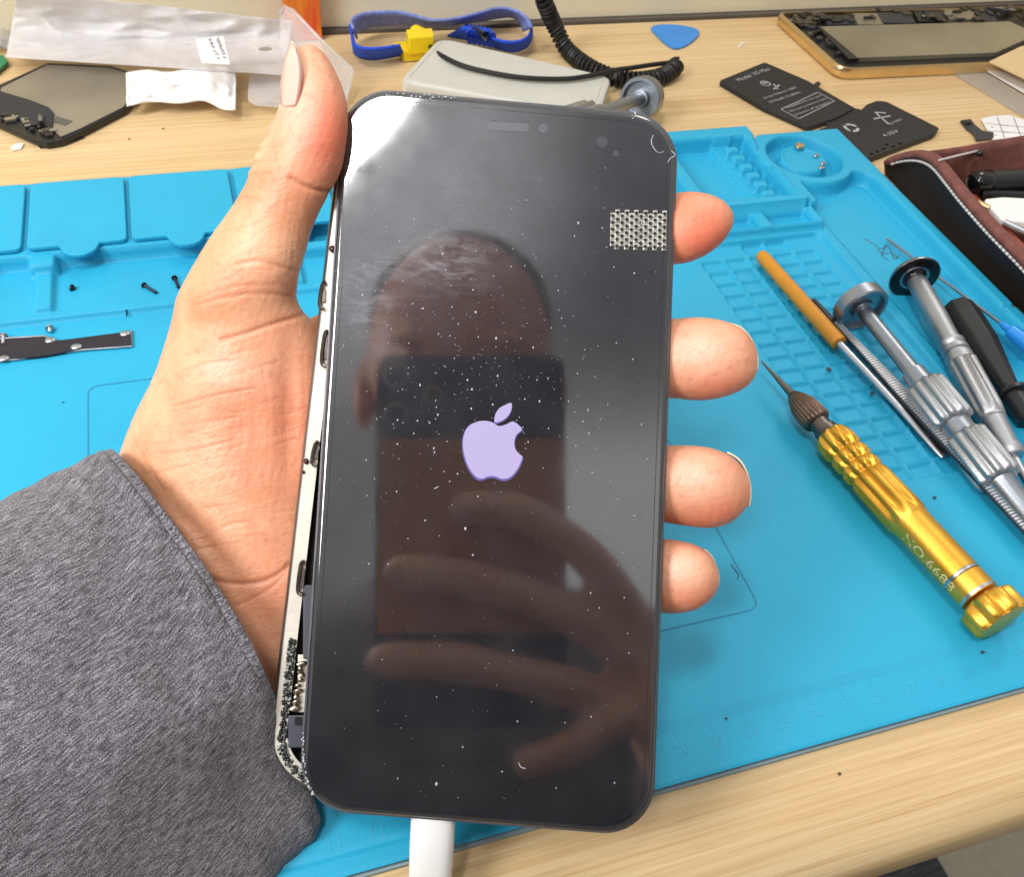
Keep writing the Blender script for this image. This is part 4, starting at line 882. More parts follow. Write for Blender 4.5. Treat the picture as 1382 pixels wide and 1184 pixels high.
screw((95, 388), (101, 389), 7.0, .7, 'stubby dark screw in the middle of the left trough')
screw((5, 452), (4, 464), 5.2, .7, 'silver screw standing above the black bracket at the left edge', STEEL)
screw((67, 442), (68, 448), 5.0, .8, 'small silver screw just above the black bracket', STEEL)
screw((171, 419), (171, 426), 5.3, .3, 'tiny dark screw on the ledge below the left trough')
for (u, v, s_, z, lb) in ((921, 245, 1.3, 6.4, 'black diamond shaped crumb in the tray beside the index finger'), (1118, 499, 1.1, 4.3, 'dark crumb in the middle of the mat grid'), (1177, 531, .9, 4.3, 'dark crumb beside the probe on the mat grid'), (1261, 672, .7, 4.3, 'round dark crumb above the gold screwdriver'), (980, 970, .45, 4.3, 'tiny dark crumb on the ruler'), (1326, 881, .6, 4.3, 'dark shred below the gold screwdriver'), (85, 543, .35, 4.3, 'tiny speck on the open left area of the mat')):
    mb = MB(); c = D(u, v, z); P = [c+s_*np.array([math.cos(a)*random.uniform(.7, 1.2), math.sin(a)*random.uniform(.5, 1), 0]) for a in np.linspace(0, 5.3, 6)]; mb.prism(P, [p+np.array([0, 0, s_*.5]) for p in P]); tag(mb.build('crumb', INK), lb, 'crumb', 'crumbs on the mat')
mb = MB(); P = [D(u, v, 4.15) for u, v in smoothline([(987, 762), (991, 768), (997, 776), (995, 782)], 4)]; mb.tube(P, .11, 5); tag(mb.build('hair_strand', INK), 'short dark hair on the outline below the little finger', 'fibres')
# screws and contact in the round dish
for (u, v, r, lb) in ((1078, 200, 2.3, 'brass coloured round contact in the dish of the mat'), (1101, 211, 1.2, 'small shiny screw at the right of the dish'), (1110, 222, 1.3, 'upper of two silver screws at the near side of the dish'), (1108, 228, 1.4, 'lower of two silver screws at the near side of the dish')):
    c = D(u, v, 10.2); t = empty('screw', c); tag(t, lb, 'screw', 'screws in the dish')
    mb = MB(); rod(mb, [(c, r*.5), (c+np.array([.3, -.2, r*.7]), r*.5)], 8); mb.build('shank', STEEL, t, smooth=True)
    mb = MB(); rod(mb, [(c+np.array([0, 0, r*.5]), r), (c+np.array([.1, 0, r*.85]), r*.9), (c+np.array([.1, 0, r*.9]), r*.4)], 14); mb.build('head', GOLDPHONE if r > 2 else STEEL, t, smooth=True, angle=40)
# black bracket at the left
t = empty('metal_bracket', D(80, 470, 4)); tag(t, 'long black metal strip with silver edge and lugs at the left of the mat', 'bracket')
mb = MB(); P = [D(u, v, 5.2) for u, v in ((-60, 462), (60, 455), (75, 460), (176, 447), (178, 466), (110, 471), (60, 480), (20, 484), (-60, 492))]; mb.prism([p-np.array([0, 0, 1]) for p in P], P); mb.build('strip', mat('black painted metal', lin(44, 42, 52), .5, .3, bump=.3), t)
mb = MB(); mb.tube([D(u, v, 5.0) for u, v in ((-60, 461), (60, 454), (70, 459))], .5, 8); mb.tube([D(u, v, 4.6) for u, v in ((-60, 493), (20, 485.5), (110, 472.5), (178, 467.5), (177, 446.5))], .45, 8); mb.build('silver_edge', STEEL, t, smooth=True)
for (u, v) in ((5, 484), (68, 459), (103, 468), (169, 450)):
    mb = MB(); c = D(u, v, 5.2); mb.sphere(c, (1.9, 1.5, .7), 8); mb.build('lug', STEEL, t, smooth=True)

# ------------------------------------------------------------------ THINGS ON THE DESK BEHIND
# black battery pair, joined by a folded flap
t = empty('phone_battery', D(1120, 150, 0)); tag(t, 'black two cell phone battery with pale printing on the desk behind the mat corner', 'battery')
def cell(px, z1=3.2): b = MB(); slab(b, px, z1, .3, 1.5); return b.build('cell', mat('battery black', lin(30, 30, 34), .5, bump=.25, bscale=300), t, bevel=.5)
cell([(971,108),(1032,83),(1090,108),(1154,145),(1130,158),(1092,171),(1030,143)]); cell([(1102,175),(1155,154),(1170,140),(1184,135),(1196,136),(1268,172),(1262,180),(1172,214),(1150,208)])
mb = MB()
pxtext(mb, 'Model: XS Max', (995, 108), (1038, 92), (992, 101), 3.3, .9)
pxtext(mb, 'Li-ion Polymer 3.80V', (1031, 132), (1075, 117), (1029, 126), 3.3, .7); pxtext(mb, '3174mAh 12.08Wh', (1038, 138), (1080, 124), (1036, 132), 3.3, .7)
pxtext(mb, 'WARNING Do not open', (1060, 146), (1108, 128), (1058, 141), 3.3, .7); pxtext(mb, 'Do not puncture heat', (1066, 150), (1115, 132), (1064, 145), 3.3, .7); pxtext(mb, 'Dispose of properly', (1072, 155), (1120, 137), (1070, 150), 3.3, .7)
pxtext(mb, 'Li-ion', (1200, 167), (1216, 160), (1198, 161), 3.3, .9); pxtext(mb, '4.35V', (1192, 183), (1212, 176), (1190, 176), 3.3, .9)
q0 = [D(u, v, 3.32) for u, v in ((1054, 147), (1104, 124), (1126, 136), (1078, 160))]
for a, b in zip(q0, q0[1:]+q0[:1]): n = nrm(np.cross(b-a, [0, 0, 1.]))*.25; mb.add([a-n, b-n, b+n, a+n], [(0, 1, 2, 3)])
def arcs(u, v, r, wd, a0s, z=3.32):
    c = D(u, v, z)
    for a0, a1 in a0s:
        A = np.linspace(a0, a1, 10); pi_ = [c+(r-wd)*np.array([math.cos(x), math.sin(x), 0]) for x in A]; po = [c+r*np.array([math.cos(x), math.sin(x), 0]) for x in A]
        mb.add(pi_+po, [(i, i+1, 10+i+1, 10+i) for i in range(9)])
arcs(1033, 112, 3.0, .7, [(0, 3.1), (3.15, 6.25)]); arcs(1033, 112, 1.6, 1.5, [(0, 3.2)])
arcs(1149, 172, 4.2, 1.7, [(.2, 1.9), (2.3, 4.0), (4.4, 6.1)])
for a, b in (((1181, 151), (1199, 167)), ((1179, 160), (1202, 156)), ((1180, 151), (1196, 152)), ((1044, 113), (1050, 120)), ((1044, 120), (1052, 114))):
    a, b = D(*a, 3.32), D(*b, 3.32); n = nrm(np.cross(b-a, [0, 0, 1.]))*.5; mb.add([a-n, b-n, b+n, a+n], [(0, 1, 2, 3)])
mb.build('printing', LTPRINT, t)
mb = MB(); slab(mb, [(1112,164),(1150,144),(1172,150),(1134,172)], 2.2, .4, .6); mb.build('joining_flap', mat('battery black', (0, 0, 0, 1)), t, bevel=.3)
mb = MB(); slab(mb, [(1099,112),(1104,109),(1108,112),(1101,117)], 3.0, 1.8); mb.build('pull_tab', BLACKPL, t)
mb = MB()
for (u, v) in ((1176, 209), (1183, 206), (1192, 202), (1196, 196), (1205, 199), (1214, 195)):
    c = D(u, v, 2.6); mb.box(c, (1.2, .2, 0), (-.1, .8, 0), (0, 0, .6))
mb.build('solder_tabs', STEEL, t, bevel=.15)
# opened gold phone
t = empty('opened_phone', D(1200, 60, 0)); tag(t, 'opened champagne gold phone body with grey battery at the back wall', 'phone')
OUT = [(1050,20),(1118,84),(1150,93),(1250,87),(1400,76),(1420,40),(1345,12),(1240,10),(1120,10),(1065,12)]
mb = MB(); P = roundpoly([D(u, v, 7) for u, v in ((1049,16),(1134,93),(1440,80),(1400,8))], [4, 9, 9, 9], 7)
c_ = sum(P)/len(P); 
def ins(P, k): return [c_+(p-c_)*(1-k*0)+nrm(c_-p)*k for p in P]
mb.rings([[p*np.array([1, 1, 0])+np.array([0, 0, .6]) for p in ins(P, 1.2)], [p*np.array([1, 1, 0])+np.array([0, 0, 2]) for p in P], [p*np.array([1, 1, 0])+np.array([0, 0, 5.6]) for p in P], [p for p in ins(P, .8)], [p for p in ins(P, 2.4)], [p-np.array([0, 0, 3.5]) for p in ins(P, 2.6)]]); mb.build('gold_frame', GOLDPHONE, t, smooth=True, angle=50)
mb = MB(); Q = ins(P, 2.3); mb.prism([p-np.array([0, 0, 4]) for p in Q], [p-np.array([0, 0, 2.6]) for p in Q]); mb.build('tray', BLACKPL, t)
mb = MB(); slab(mb, [(1108,35),(1362,28),(1400,45),(1345,70),(1158,77)], 6.9, 3.4, 1); mb.build('battery', CHAMP, t, bevel=.3)
mb = MB(); slab(mb, [(1102,34),(1109,34),(1160,78),(1146,79)], 6.6, 3.2); mb.build('battery_tape', BLACKPL, t)
mb = MB()
comps = [(1070,18,1095,30,COPPER),(1110,20,1148,32,DGREY),(1150,17,1185,32,CHAMP),(1184,16,1228,30,DGREY),(1232,12,1270,28,BLACKPL),(1274,12,1312,25,CHAMP),(1314,12,1338,28,DGREY)]
for (u0, v0, u1, v1, m_) in comps:
    b = MB(); slab(b, [(u0, v0), (u1, v0), (u1+8, v1), (u0+8, v1)], 6.6+random.uniform(-.4, .5), 3.4, .6); b.build('component', m_, t, bevel=.2)
for i in range(26):
    tt = random.random(); u = 1066+tt*72+random.uniform(-3, 14); v = 22+tt*52+random.uniform(-3, 4); b = MB(); c = D(u, v, 5.2); b.box(c, (random.uniform(.8, 2.2), 0, 0), (0, random.uniform(.8, 2), 0), (0, 0, random.uniform(.3, 1))); b.build('component', random.choice([COPPER, STEEL, BLACKPL, DSTEEL, DGREY]), t)
for i in range(46):
    u = random.uniform(1072, 1400); v = 13+random.uniform(0, 16)-(u-1072)*.012; b = MB(); c = D(u, v, 7.2); b.box(c, (random.uniform(.8, 3.4), random.uniform(-.4, .4), 0), (0, random.uniform(.8, 3), 0), (0, 0, random.uniform(.3, .8))); b.build('component', random.choice([COPPER, BLACKPL, BLACKPL, DSTEEL, DGREY, STEEL]), t)
# cards and films at the right
mb = MB(); slab(mb, [(1336,82),(1378,62),(1440,50),(1440,130),(1382,104)], 9.5, 8.6); tag(mb.build('card', CARD), 'tan card leaning on the opened gold phone at the right edge', 'card')
mb = MB(); slab(mb, [(1322,88),(1340,84),(1400,112),(1400,134)], 2.2, 1.4); tag(mb.build('card', PAPER), 'white paper strip below the opened gold phone', 'paper')
mb = MB(); slab(mb, [(1286,98),(1322,92),(1400,140),(1400,168)], .9, .5); tag(mb.build('plastic_film', THINFILM), 'clear grey film lying flat on the desk at the right', 'film')
t = empty('paper_label', D(1350, 175, 0)); tag(t, 'curved white label sheet with printed grid above the leather pouch', 'label')
mb = MB(); slab(mb, [(1324,160),(1340,156),(1362,155),(1400,166),(1400,182),(1340,188)], 1.2, .8, 1); mb.build('sheet', PAPER, t)
mb = MB()
for a, b in (((1330,166),(1390,172)), ((1333,176),(1390,180)), ((1346,158),(1356,186)), ((1368,158),(1378,184)), ((1336,171),(1342,171)), ((1350,168),(1362,169)), ((1352,178),(1364,178)), ((1338,181),(1346,182))):
    a, b = D(*a, 1.26), D(*b, 1.26); n = nrm(np.cross(b-a, [0, 0, 1.]))*.3; mb.add([a-n, b-n, b+n, a+n], [(0, 1, 2, 3)])
mb.build('printing', mat('grey print', lin(150, 146, 140), .6), t)
t = empty('flex_cable', D(1320, 172, 0)); tag(t, 'small dark flex cable piece beside the white label sheet', 'cable piece')
mb = MB(); slab(mb, [(1296,162),(1310,160),(1316,168),(1326,176),(1341,178),(1341,186),(1318,189),(1314,180),(1304,172)], 1.3, .6, .6); mb.build('ribbon', DGREY, t)
mb = MB(); c = D(1305, 165, 1.8); mb.box(c, (2, 0, 0), (0, 1.5, 0), (0, 0, .6)); mb.build('connector', BLACKPL, t, bevel=.2)
# blue pick
mb = MB(); P = [D(u, v, 1.3) for u, v in smoothline([(879,36),(893,32),(918,33),(940,38),(943,46),(930,58),(915,64),(903,61),(886,46)], 4, True)]; mb.prism([p*np.array([1, 1, 0])+np.array([0, 0, .4]) for p in P], P); tag(mb.build('plectrum', PICK, bevel=.3), 'blue triangular opening pick on the desk', 'opening pick')
mb = MB(); slab(mb, [(996,62),(1004,55),(1006,56),(998,63)], .6, .2); tag(mb.build('paper_scrap', PAPER), 'thin white sliver on the desk right of the blue pick', 'paper scrap')

# leather pouch
t = empty('leather_pouch', D(1300, 300, 0)); tag(t, 'open black leather tool pouch with brown suede lining and white stitching', 'pouch')
lipo = [(1193,222,10),(1215,213,16),(1240,211,22),(1260,219,26),(1280,242,28),(1299,266,28),(1337,309,28),(1382,355,28),(1440,420,28)]
boto = [(1196,233,0),(1208,248,0),(1222,264,0),(1237,283,0),(1256,303,0),(1276,322,0),(1308,354,0),(1345,390,0),(1382,421,0),(1440,475,0)]
LT = smoothline([D(*p) for p in lipo], 6); LBt = smoothline([D(*p) for p in boto], 6)
def resamp(P, n):
    P = np.array(P); d = np.r_[0, np.cumsum(np.linalg.norm(np.diff(P, axis=0), axis=1))]; tt = np.linspace(0, d[-1], n); return np.stack([np.interp(tt, d, P[:, i]) for i in range(3)], 1)
n = 60; A_, B_ = resamp(LT, n), resamp(LBt, n); G = []
for k in range(9):
    s_ = k/8; row = []
    for i in range(n):
        p = A_[i]*(1-s_)+B_[i]*s_; bulge = math.sin(PI*s_)*2.5; row.append(p+np.array([-.75, -.5, 0])*bulge*(i/n))
    G.append(row)
mb = MB(); mb.grid(G); mb.build('side_panel', LEATHER, t, smooth=True, solid=1.6, angle=80)
ins_ = np.array([2.6, 1.6, .4]); mb = MB(); mb.tube(list(A_+ins_*.4), [1.2]+[2.0]*(n-1), 8); 
mb.grid([[p+ins_*k*.7+np.array([0, 0, 1.2 if 0 < k < 3 else 0]) for p in A_] for k in range(4)]); mb.build('suede_lip', SUEDE, t, smooth=True, angle=80)
mb = MB()
for i in range(2, n-1, 1):
    a, b = A_[i], A_[i+1]; d = b-a; off = np.array([-1.3, -.9, -1.6]); mb.tube([a+off+d*.15, a+off+d*.85], .55, 6)
back = smoothline([D(*p) for p in ((1264,221,27.5),(1300,212,28),(1340,203,28),(1382,196,28),(1430,188,28))], 10)
for i in range(0, len(back)-1):
    a, b = back[i], back[i+1]; mb.tube([a+(b-a)*.12+np.array([0, -.3, 2.0]), a+(b-a)*.78+np.array([0, -.3, 2.0])], .5, 6)
mb.build('stitching', THREAD, t, smooth=True)
# back flap (brown, standing) and inner lining
bt = [D(*p) for p in ((1193,218,12),(1225,207,18),(1262,203,26),(1300,198,32),(1340,190,34),(1382,183,34),(1440,174,34))]; bl = [p+np.array([1, -2, 0]) for p in [D(*q_) for q_ in ((1215,216,12),(1240,213,18),(1262,222,20),(1310,262,6),(1350,262,6),(1382,262,6),(1440,255,6))]]
Aa, Bb = resamp(bt, 30), resamp(bl, 30); mb = MB(); mb.grid([list(Aa*(1-s_)+Bb*s_) for s_ in np.linspace(0, 1, 8)]); mb.build('suede_lining', SUEDE, t, smooth=True, solid=1.2, angle=80)
mb = MB(); P = [D(*p) for p in ((1262,224,4),(1299,268,4),(1440,425,4),(1440,250,4),(1310,240,4))]; mb.prism([p*np.array([1, 1, 0])+np.array([0, 0, 2]) for p in P], P); mb.build('pouch_floor', SUEDE, t)
mb = MB(); P = [D(*p) for p in ((1298,262,20),(1312,255,20),(1345,292,20),(1400,345,20),(1440,380,20),(1440,420,20),(1382,350,20))]; mb.prism([p-np.array([0, 0, 3]) for p in P], P); mb.build('inner_divider', REDLEATHER, t, bevel=.6)
mb = MB(); c = D(1321, 205, 31); mb.sphere(c+np.array([0, -1, 0]), (1.8, 1.6, 1.6), 8); mb.build('rivet', BLACKPL, t, smooth=True)
t = empty('marker_pen', D(1350, 245, 16)); tag(t, 'thick black pen lying in the leather pouch', 'pen')
a, b = D(1318, 246, 24), D(1450, 240, 24); ax = nrm(b-a)
mb = MB(); rod(mb, [(a-ax*3, 1.5), (a-ax*2.6, 4), (a-ax*1, 5.0), (a+ax*6, 5.4), (a+ax*6.3, 5.0)], 28); mb.build('pen_cap', mat('gloss black', (0, 0, 0, 1)), t, smooth=True, angle=60)
mb = MB(); rod(mb, [(a+ax*6, 5.0), (a+ax*60, 5.0)], 28); mb.build('barrel', BLACKPL, t, smooth=True)
a, b = D(1322, 262, 20), D(1440, 272, 20); mb = MB(); rod(mb, [(a, 3.0), (a+nrm(b-a)*40, 3.6)], 20); tag(mb.build('tool_handle', mat('gloss black', (0, 0, 0, 1)), smooth=True), 'dark tapered handle just under the thick black pen in the pouch', 'tool handle')
mb = MB(); P = roundpoly([D(u, v, 23) for u, v in ((1328,268),(1352,265),(1440,270),(1440,312),(1382,299),(1352,297))], 2); mb.prism([p-np.array([0, 0, 3]) for p in P], P); tag(mb.build('spatula', WHITEPL, bevel=.8), 'white plastic spatula sticking out of the leather pouch', 'spatula')
mb = MB(); mb.tube([D(1317, 274, 22), D(1334, 282, 22)], 1.8, 10); tag(mb.build('brass_pin', GOLDPHONE, smooth=True), 'short brass pin beside the white spatula in the pouch', 'pin')
mb = MB(); mb.tube([D(1355, 300, 22), D(1440, 340, 22)], 1.6, 10); tag(mb.build('wire_tool', STEEL, smooth=True), 'thin steel rod below the white spatula in the pouch', 'rod')

# grey box, strap, cords
gb_ = empty('plastic_box', D(680, 100, 0)); tag(gb_, 'low light grey plastic box lying behind the top of the phone', 'box')
def bx(z): return roundpoly([D(u, v, 12) for u, v in ((594, 50), (824, 103), (806, 156), (541, 107))], [7, 6, 5, 6], 7)
P = bx(12);  c_ = sum(P)/len(P); f_ = lambda k, z: [np.array([c_[0]+(p[0]-c_[0])*k, c_[1]+(p[1]-c_[1])*k, z]) for p in P]
mb = MB(); mb.rings([f_(.985, .3), f_(1.005, 1.0), f_(1.005, 5.2)]); mb.build('base', GREYPL, gb_, smooth=True, angle=40)
mb = MB(); mb.rings([f_(1.0, 5.3), f_(1.02, 6.0), f_(1.02, 9.5), f_(1.005, 11.3), f_(.97, 12), f_(.95, 12), f_(.944, 11.6), f_(.936, 12)]); mb.build('lid', GREYPL, gb_, smooth=True, angle=40)

t = empty('wrist_strap', D(590, 50, 0)); tag(t, 'blue elastic antistatic wrist strap with yellow snap block near the back wall', 'wrist strap')
def ribbon(top, bot, zt, zb, m_, nm, th=1.3):
    T, B_ = resamp(smoothline([D(u, v, zt) for u, v in top], 6), 50), resamp(smoothline([D(u, v, zb) for u, v in bot], 6), 50)
    mb = MB(); mb.grid([list(T*(1-s_)+B_*s_) for s_ in np.linspace(0, 1, 5)]); return mb.build(nm, m_, t, smooth=True, solid=th, angle=80)
ribbon([(477,38),(474,27),(487,18),(515,15),(545,16),(582,26),(615,24),(645,17),(672,10),(695,13),(712,24),(718,36)], [(482,52),(481,44),(492,38),(515,34),(546,33),(584,35),(612,33),(645,28),(668,24),(690,22),(702,30),(706,42)], 17, 6, STRAP2, 'outer_band')
ribbon([(472,32),(475,48),(478,58),(490,64),(515,64),(540,60)], [(480,64),(478,70),(486,77),(504,80),(525,77),(546,73)], 12, 1.5, STRAP, 'near_band')
ribbon([(716,30),(716,42),(708,52),(690,56),(668,52),(640,40),(625,36)], [(718,42),(716,56),(706,66),(688,69),(664,62),(640,54),(604,48)], 12, 1.5, STRAP, 'far_band')
mb = MB(); bnd = [(638,34),(650,32),(664,36),(668,52),(655,60),(640,54),(632,44)]
for k in range(6):
    mb.tube([D(630+k*6, 34+k*1.2, 9), D(636+k*5.5, 45+k*.8, 13), D(634+k*6.5, 56+k, 6)], [1.2, 2.6, 1.4], 8)
mb.build('bunched_webbing', STRAP, t, smooth=True)
mb = MB(); mb.tube([D(640, 38, 14), D(652, 45, 16), D(662, 44, 13), D(655, 52, 14), D(648, 44, 15)], 1.3, 8); mb.build('buckle', BLACKPL, t, smooth=True)
mb = MB(); slab(mb, [(531,56),(570,52),(592,57),(588,69),(545,72)], 5, .5, 1); mb.build('snap_base', YELLOW, t, bevel=.5)
mb = MB(); slab(mb, [(548,39),(583,37),(586,48),(552,51)], 14, 5, 1); c = D(572, 50, 9); rod(mb, [(c+np.array([-4, 6, 0]), 4.5), (c+np.array([-1, 1, 0]), 4.5), (c+np.array([2, -4, -.5]), 2.5)], 18); mb.build('snap_block', YELLOW, t, bevel=.5)
t2 = empty('coiled_cord', D(800, 90, 0)); tag(t2, 'black coiled cord hanging down the wall and over the desk to the yellow snap', 'cord')
mb = MB(); mb.tube(smoothline([D(576,54,8), D(584,66,9), D(600,77,13), D(630,90,14), D(680,101,14), D(720,105.5,14.2), D(765,106,14.2), D(800,101,14.2), D(832,94,13), D(850,91.5,10), D(880,87,7), D(905,84,6)], 8), 1.25, 10); mb.build('straight_lead', BLACKRUB, t2, smooth=True)
path = smoothline([D(728,-22,40), D(734,0,32), D(748,33,16), D(766,67,5), D(795,90,4.6), D(826,103,4.6), D(858,108,4.6), D(888,104,4.6), D(908,94,5), D(913,87,5.5)], 30)
path = resamp(path, 1500); Lp_ = np.linalg.norm(np.diff(path, axis=0), axis=1).sum(); turns = Lp_/2.75; H_ = []; aa = None
for i, p in enumerate(path):
    tt = nrm(path[min(i+1, 1499)]-path[max(i-1, 0)]); aa = nrm(np.cross(tt, [0, 0, 1.])) if aa is None else nrm(aa-(aa@tt)*tt); bb = np.cross(tt, aa); ph_ = 2*PI*turns*i/1499
    H_.append(p+3.6*(math.cos(ph_)*aa+math.sin(ph_)*bb))
mb = MB(); mb.tube(H_, 1.15, 6); mb.build('coil', BLACKRUB, t2, smooth=True)

# left group: disassembled display, bags, tray, boxes
t = empty('display_panel', D(90, 140, 0)); tag(t, 'removed phone display lying face down with silver back and black band at the left', 'display')
mb = MB(); slab(mb, [(-60,128),(0,113),(64,84),(150,88),(196,103),(199,112),(170,146),(112,176),(84,189),(62,193),(44,188),(0,168),(-60,142)], 3.4, .8); mb.build('bezel', BLACKPL, t, bevel=.5)
mb = MB(); slab(mb, [(2,118),(64,87),(148,91),(192,104),(193,112),(166,144),(110,172),(82,184),(66,170),(72,152),(60,145),(0,124)], 3.9, 3.4); mb.build('back_plate', SILVERBACK, t)
mb = MB(); slab(mb, [(-60,124),(0,122),(40,134),(66,144),(73,152),(71,172),(40,164),(0,150),(-60,140)], 4.4, 3.42); mb.build('black_band', mat('graphite sheet', lin(38, 40, 48), .5, bump=.2), t, bevel=.2)
mb = MB(); slab(mb, [(75,156),(98,163),(88,169),(72,164)], 4.1, 3.92); mb.build('grey_sticker', mat('grey foil', lin(92, 86, 82), .5), t)
for i in range(24):
    b = MB(); u = random.uniform(2, 74); v = 152+u*.32+random.uniform(-4, 9); c = D(u, v, 4.2); b.box(c, (random.uniform(.6, 1.8), .3, 0), (-.2, random.uniform(.5, 1.3), 0), (0, 0, random.uniform(.2, .8))); b.build('connector', random.choice([COPPER, STEEL, BLACKPL, DGREY, CHAMP]), t)
mb = MB(); mb.grid([[D(52+k*3, 153+j*4+k, 4.5+4*math.sin(j/3*PI)) for k in range(3)] for j in range(4)]); mb.build('flex_tail', mat('grey flex', lin(120, 116, 112), .35), t, smooth=True, solid=.3)
mb = MB(); slab(mb, [(46,190),(100,180),(108,179),(114,185),(84,196),(54,199)], .7, .3); tag(mb.build('adhesive_sheet', mat('dark film', lin(62, 54, 58), .4)), 'small dark film tucked under the near corner of the removed display', 'film')
mb = MB(); slab(mb, [(14,198),(24,193),(32,193),(28,200),(16,202)], .8, .2); tag(mb.build('paper_scrap', PAPER), 'tiny white scrap on the desk below the removed display', 'paper scrap')
mb = MB(); slab(mb, [(-30,70),(4,74),(11,82),(-6,97),(-30,110)], 2.6, 1.2); tag(mb.build('circuit_board', PCB), 'green circuit board corner at the left edge', 'circuit board')

def sheet(cpx, nu, nv_, amp, seed, zf):                        # a crumpled sheet over a four-cornered outline (top-left, top-right, bottom-right, bottom-left as pixel,level)
    rs = np.random.RandomState(seed); ph1 = rs.rand(6)*6; G = []
    for j in range(nv_):
        t_ = j/(nv_-1); row = []
        for i in range(nu):
            s_ = i/(nu-1); a = np.array(cpx[0])*(1-s_)+np.array(cpx[1])*s_; b = np.array(cpx[3])*(1-s_)+np.array(cpx[2])*s_; p = a*(1-t_)+b*t_
            nz = mnoise.noise((s_*5+seed, t_*2.2, .3)); n2_ = mnoise.noise((s_*7+t_*3, t_*3-s_*3+seed, 2.1)); n3_ = mnoise.noise((s_*30-t_*9, t_*14+s_*11, seed))
            z = p[2]+amp*(1.3*nz+.55*(1-2.4*abs(n2_))+.10*(1-2*abs(n3_)))*.7
            z += zf(s_, t_) if zf else 0
            row.append(D(p[0], p[1], max(.8, z)))
        G.append(row)
    return G
mb = MB(); zl, zr = zat(24, -14, 492), zat(395, 28, 492)
mb.grid(sheet([(24,-14,zl), (395,28,zr), (384,101,9), (8,77,9)], 90, 40, 2.4, 3, lambda s, t_: -8*math.sin(PI*t_))); bag = mb.build('plastic_bag', FILM, smooth=True, angle=80, solid=.3); tag(bag, 'long cloudy plastic bag lying over the removed display', 'plastic bag')
mb = MB(); mb.grid(sheet([(24,-14,zl-2), (395,28,zr-2), (384,99,6.5), (8,76,6.5)], 60, 30, 1.2, 9, lambda s, t_: -9*math.sin(PI*t_))); mb.build('bag_back', FILM, bag, smooth=True, angle=80)
mb = MB(); lt = smoothline([np.array(p, float) for p in ((170,98),(200,94),(227,97),(262,92),(300,90),(318,93))], 6); lb = smoothline([np.array(p, float) for p in ((171,143),(205,137),(240,139),(275,136),(300,147),(318,148))], 6); G = []
Ta, Ba = lt, lb
for k in range(22):
    s_ = k/21; G.append([D(*(a*(1-s_)+b*s_), 8.5+2.2*(1-2*abs(mnoise.noise((i*.16+s_*1.5, s_*2.2-i*.05, 5))))*math.sin(s_*2.6+.3)+.9*mnoise.noise((i*.5, s_*6, 1))-2.2*s_) for i, (a, b) in enumerate(zip(Ta, Ba))])
G = [[p for p in r] for r in G]
mb.grid(G); tag(mb.build('foam_pouch', PAPER, smooth=True, angle=80, solid=.6), 'crumpled white foam pouch hanging out below the cloudy bag', 'foam pouch')
t = empty('sticker', D(285, 70, 14)); tag(t, 'white sticker with handwritten style code on the cloudy bag', 'sticker')
zz = 23; 
mb = MB(); P = [D(u, v, zz) for u, v in ((264,52),(301,48),(310,86),(272,84))]; mb.prism([p-np.array([0, 0, .3]) for p in P], P); mb.build('label_paper', PAPER, t)
mb = MB(); pxtext(mb, 'T35P8SEL', (305, 79), (293, 49), (299, 82), zz+.2, .95); pxtext(mb, '1.J7-PES', (296, 80), (283, 51), (290, 83), zz+.2, .85); mb.build('lettering', INK, t)
t = empty('clear_case', D(430, 80, 0)); tag(t, 'clear plastic clamshell case standing behind the thumb', 'plastic case')
P = [D(u, v, z) for u, v, z in ((377,18,30),(384,8,32),(396,14,31),(430,50,24),(476,94,12),(474,108,9),(462,150,2),(440,160,2),(376,60,18))]
mb = MB(); mb.prism([p-np.array([0, 0, .9]) for p in P], P); mb.build('cover', CLEAR, t)
mb = MB(); mb.tube(P[:7], .9, 8); mb.build('cover_rim', CLEAR, t, smooth=True)
mb = MB(); slab(mb, [(336,98),(386,100),(386,144),(345,141),(334,134)], 5, 4.2, 2); slab(mb, [(342,104),(384,106),(384,138),(348,136)], 2.4, 1.8, 2); mb.build('tray', CLEAR, t, bevel=.4)
mb = MB(); c = D(358, 66, 16); mb.prism([c+np.array([3.2*math.cos(a), 1.8*math.sin(a), 0]) for a in np.linspace(0, 5.9, 14)], [c+np.array([3.2*math.cos(a), 1.8*math.sin(a), .3]) for a in np.linspace(0, 5.9, 14)]); mb.build('hanger_hole', mat('hole shade grey', lin(150, 142, 132), .6), t)
# boxes against the wall
mb = MB(); a, b = D(384, 47, 0), D(432, 45, 0); mb.box(((a[0]+b[0])/2, 502, 60), (abs(b[0]-a[0])/2, 0, 0), (0, 3, 0), (0, 0, 59.5)); tag(mb.build('card_box', REDBOX, bevel=.5), 'red and orange printed card box against the back wall', 'box')
mb = MB(); G = sheet([(-60,26,9), (14,24,9), (16,66,4), (-60,60,4)], 16, 12, 2, 12, None); mb.grid(G); tag(mb.build('plastic_wrap', THINFILM, smooth=True, solid=.3, angle=80), 'crumpled clear wrap at the left edge beside the cloudy bag', 'plastic wrap')
# crumbs of dirt on the wood
for (u, v, lb) in ((174, 187, 'left brown speck on the desk below the white foam pouch'), (220, 173, 'right brown speck on the desk below the white foam pouch'), (1133, 1045, 'tiny dark speck on the front of the desk')):
    mb = MB(); mb.sphere(D(u, v, .3), (.45, .45, .3), 5); tag(mb.build('crumb', INK), lb, 'crumb', 'specks on the desk')

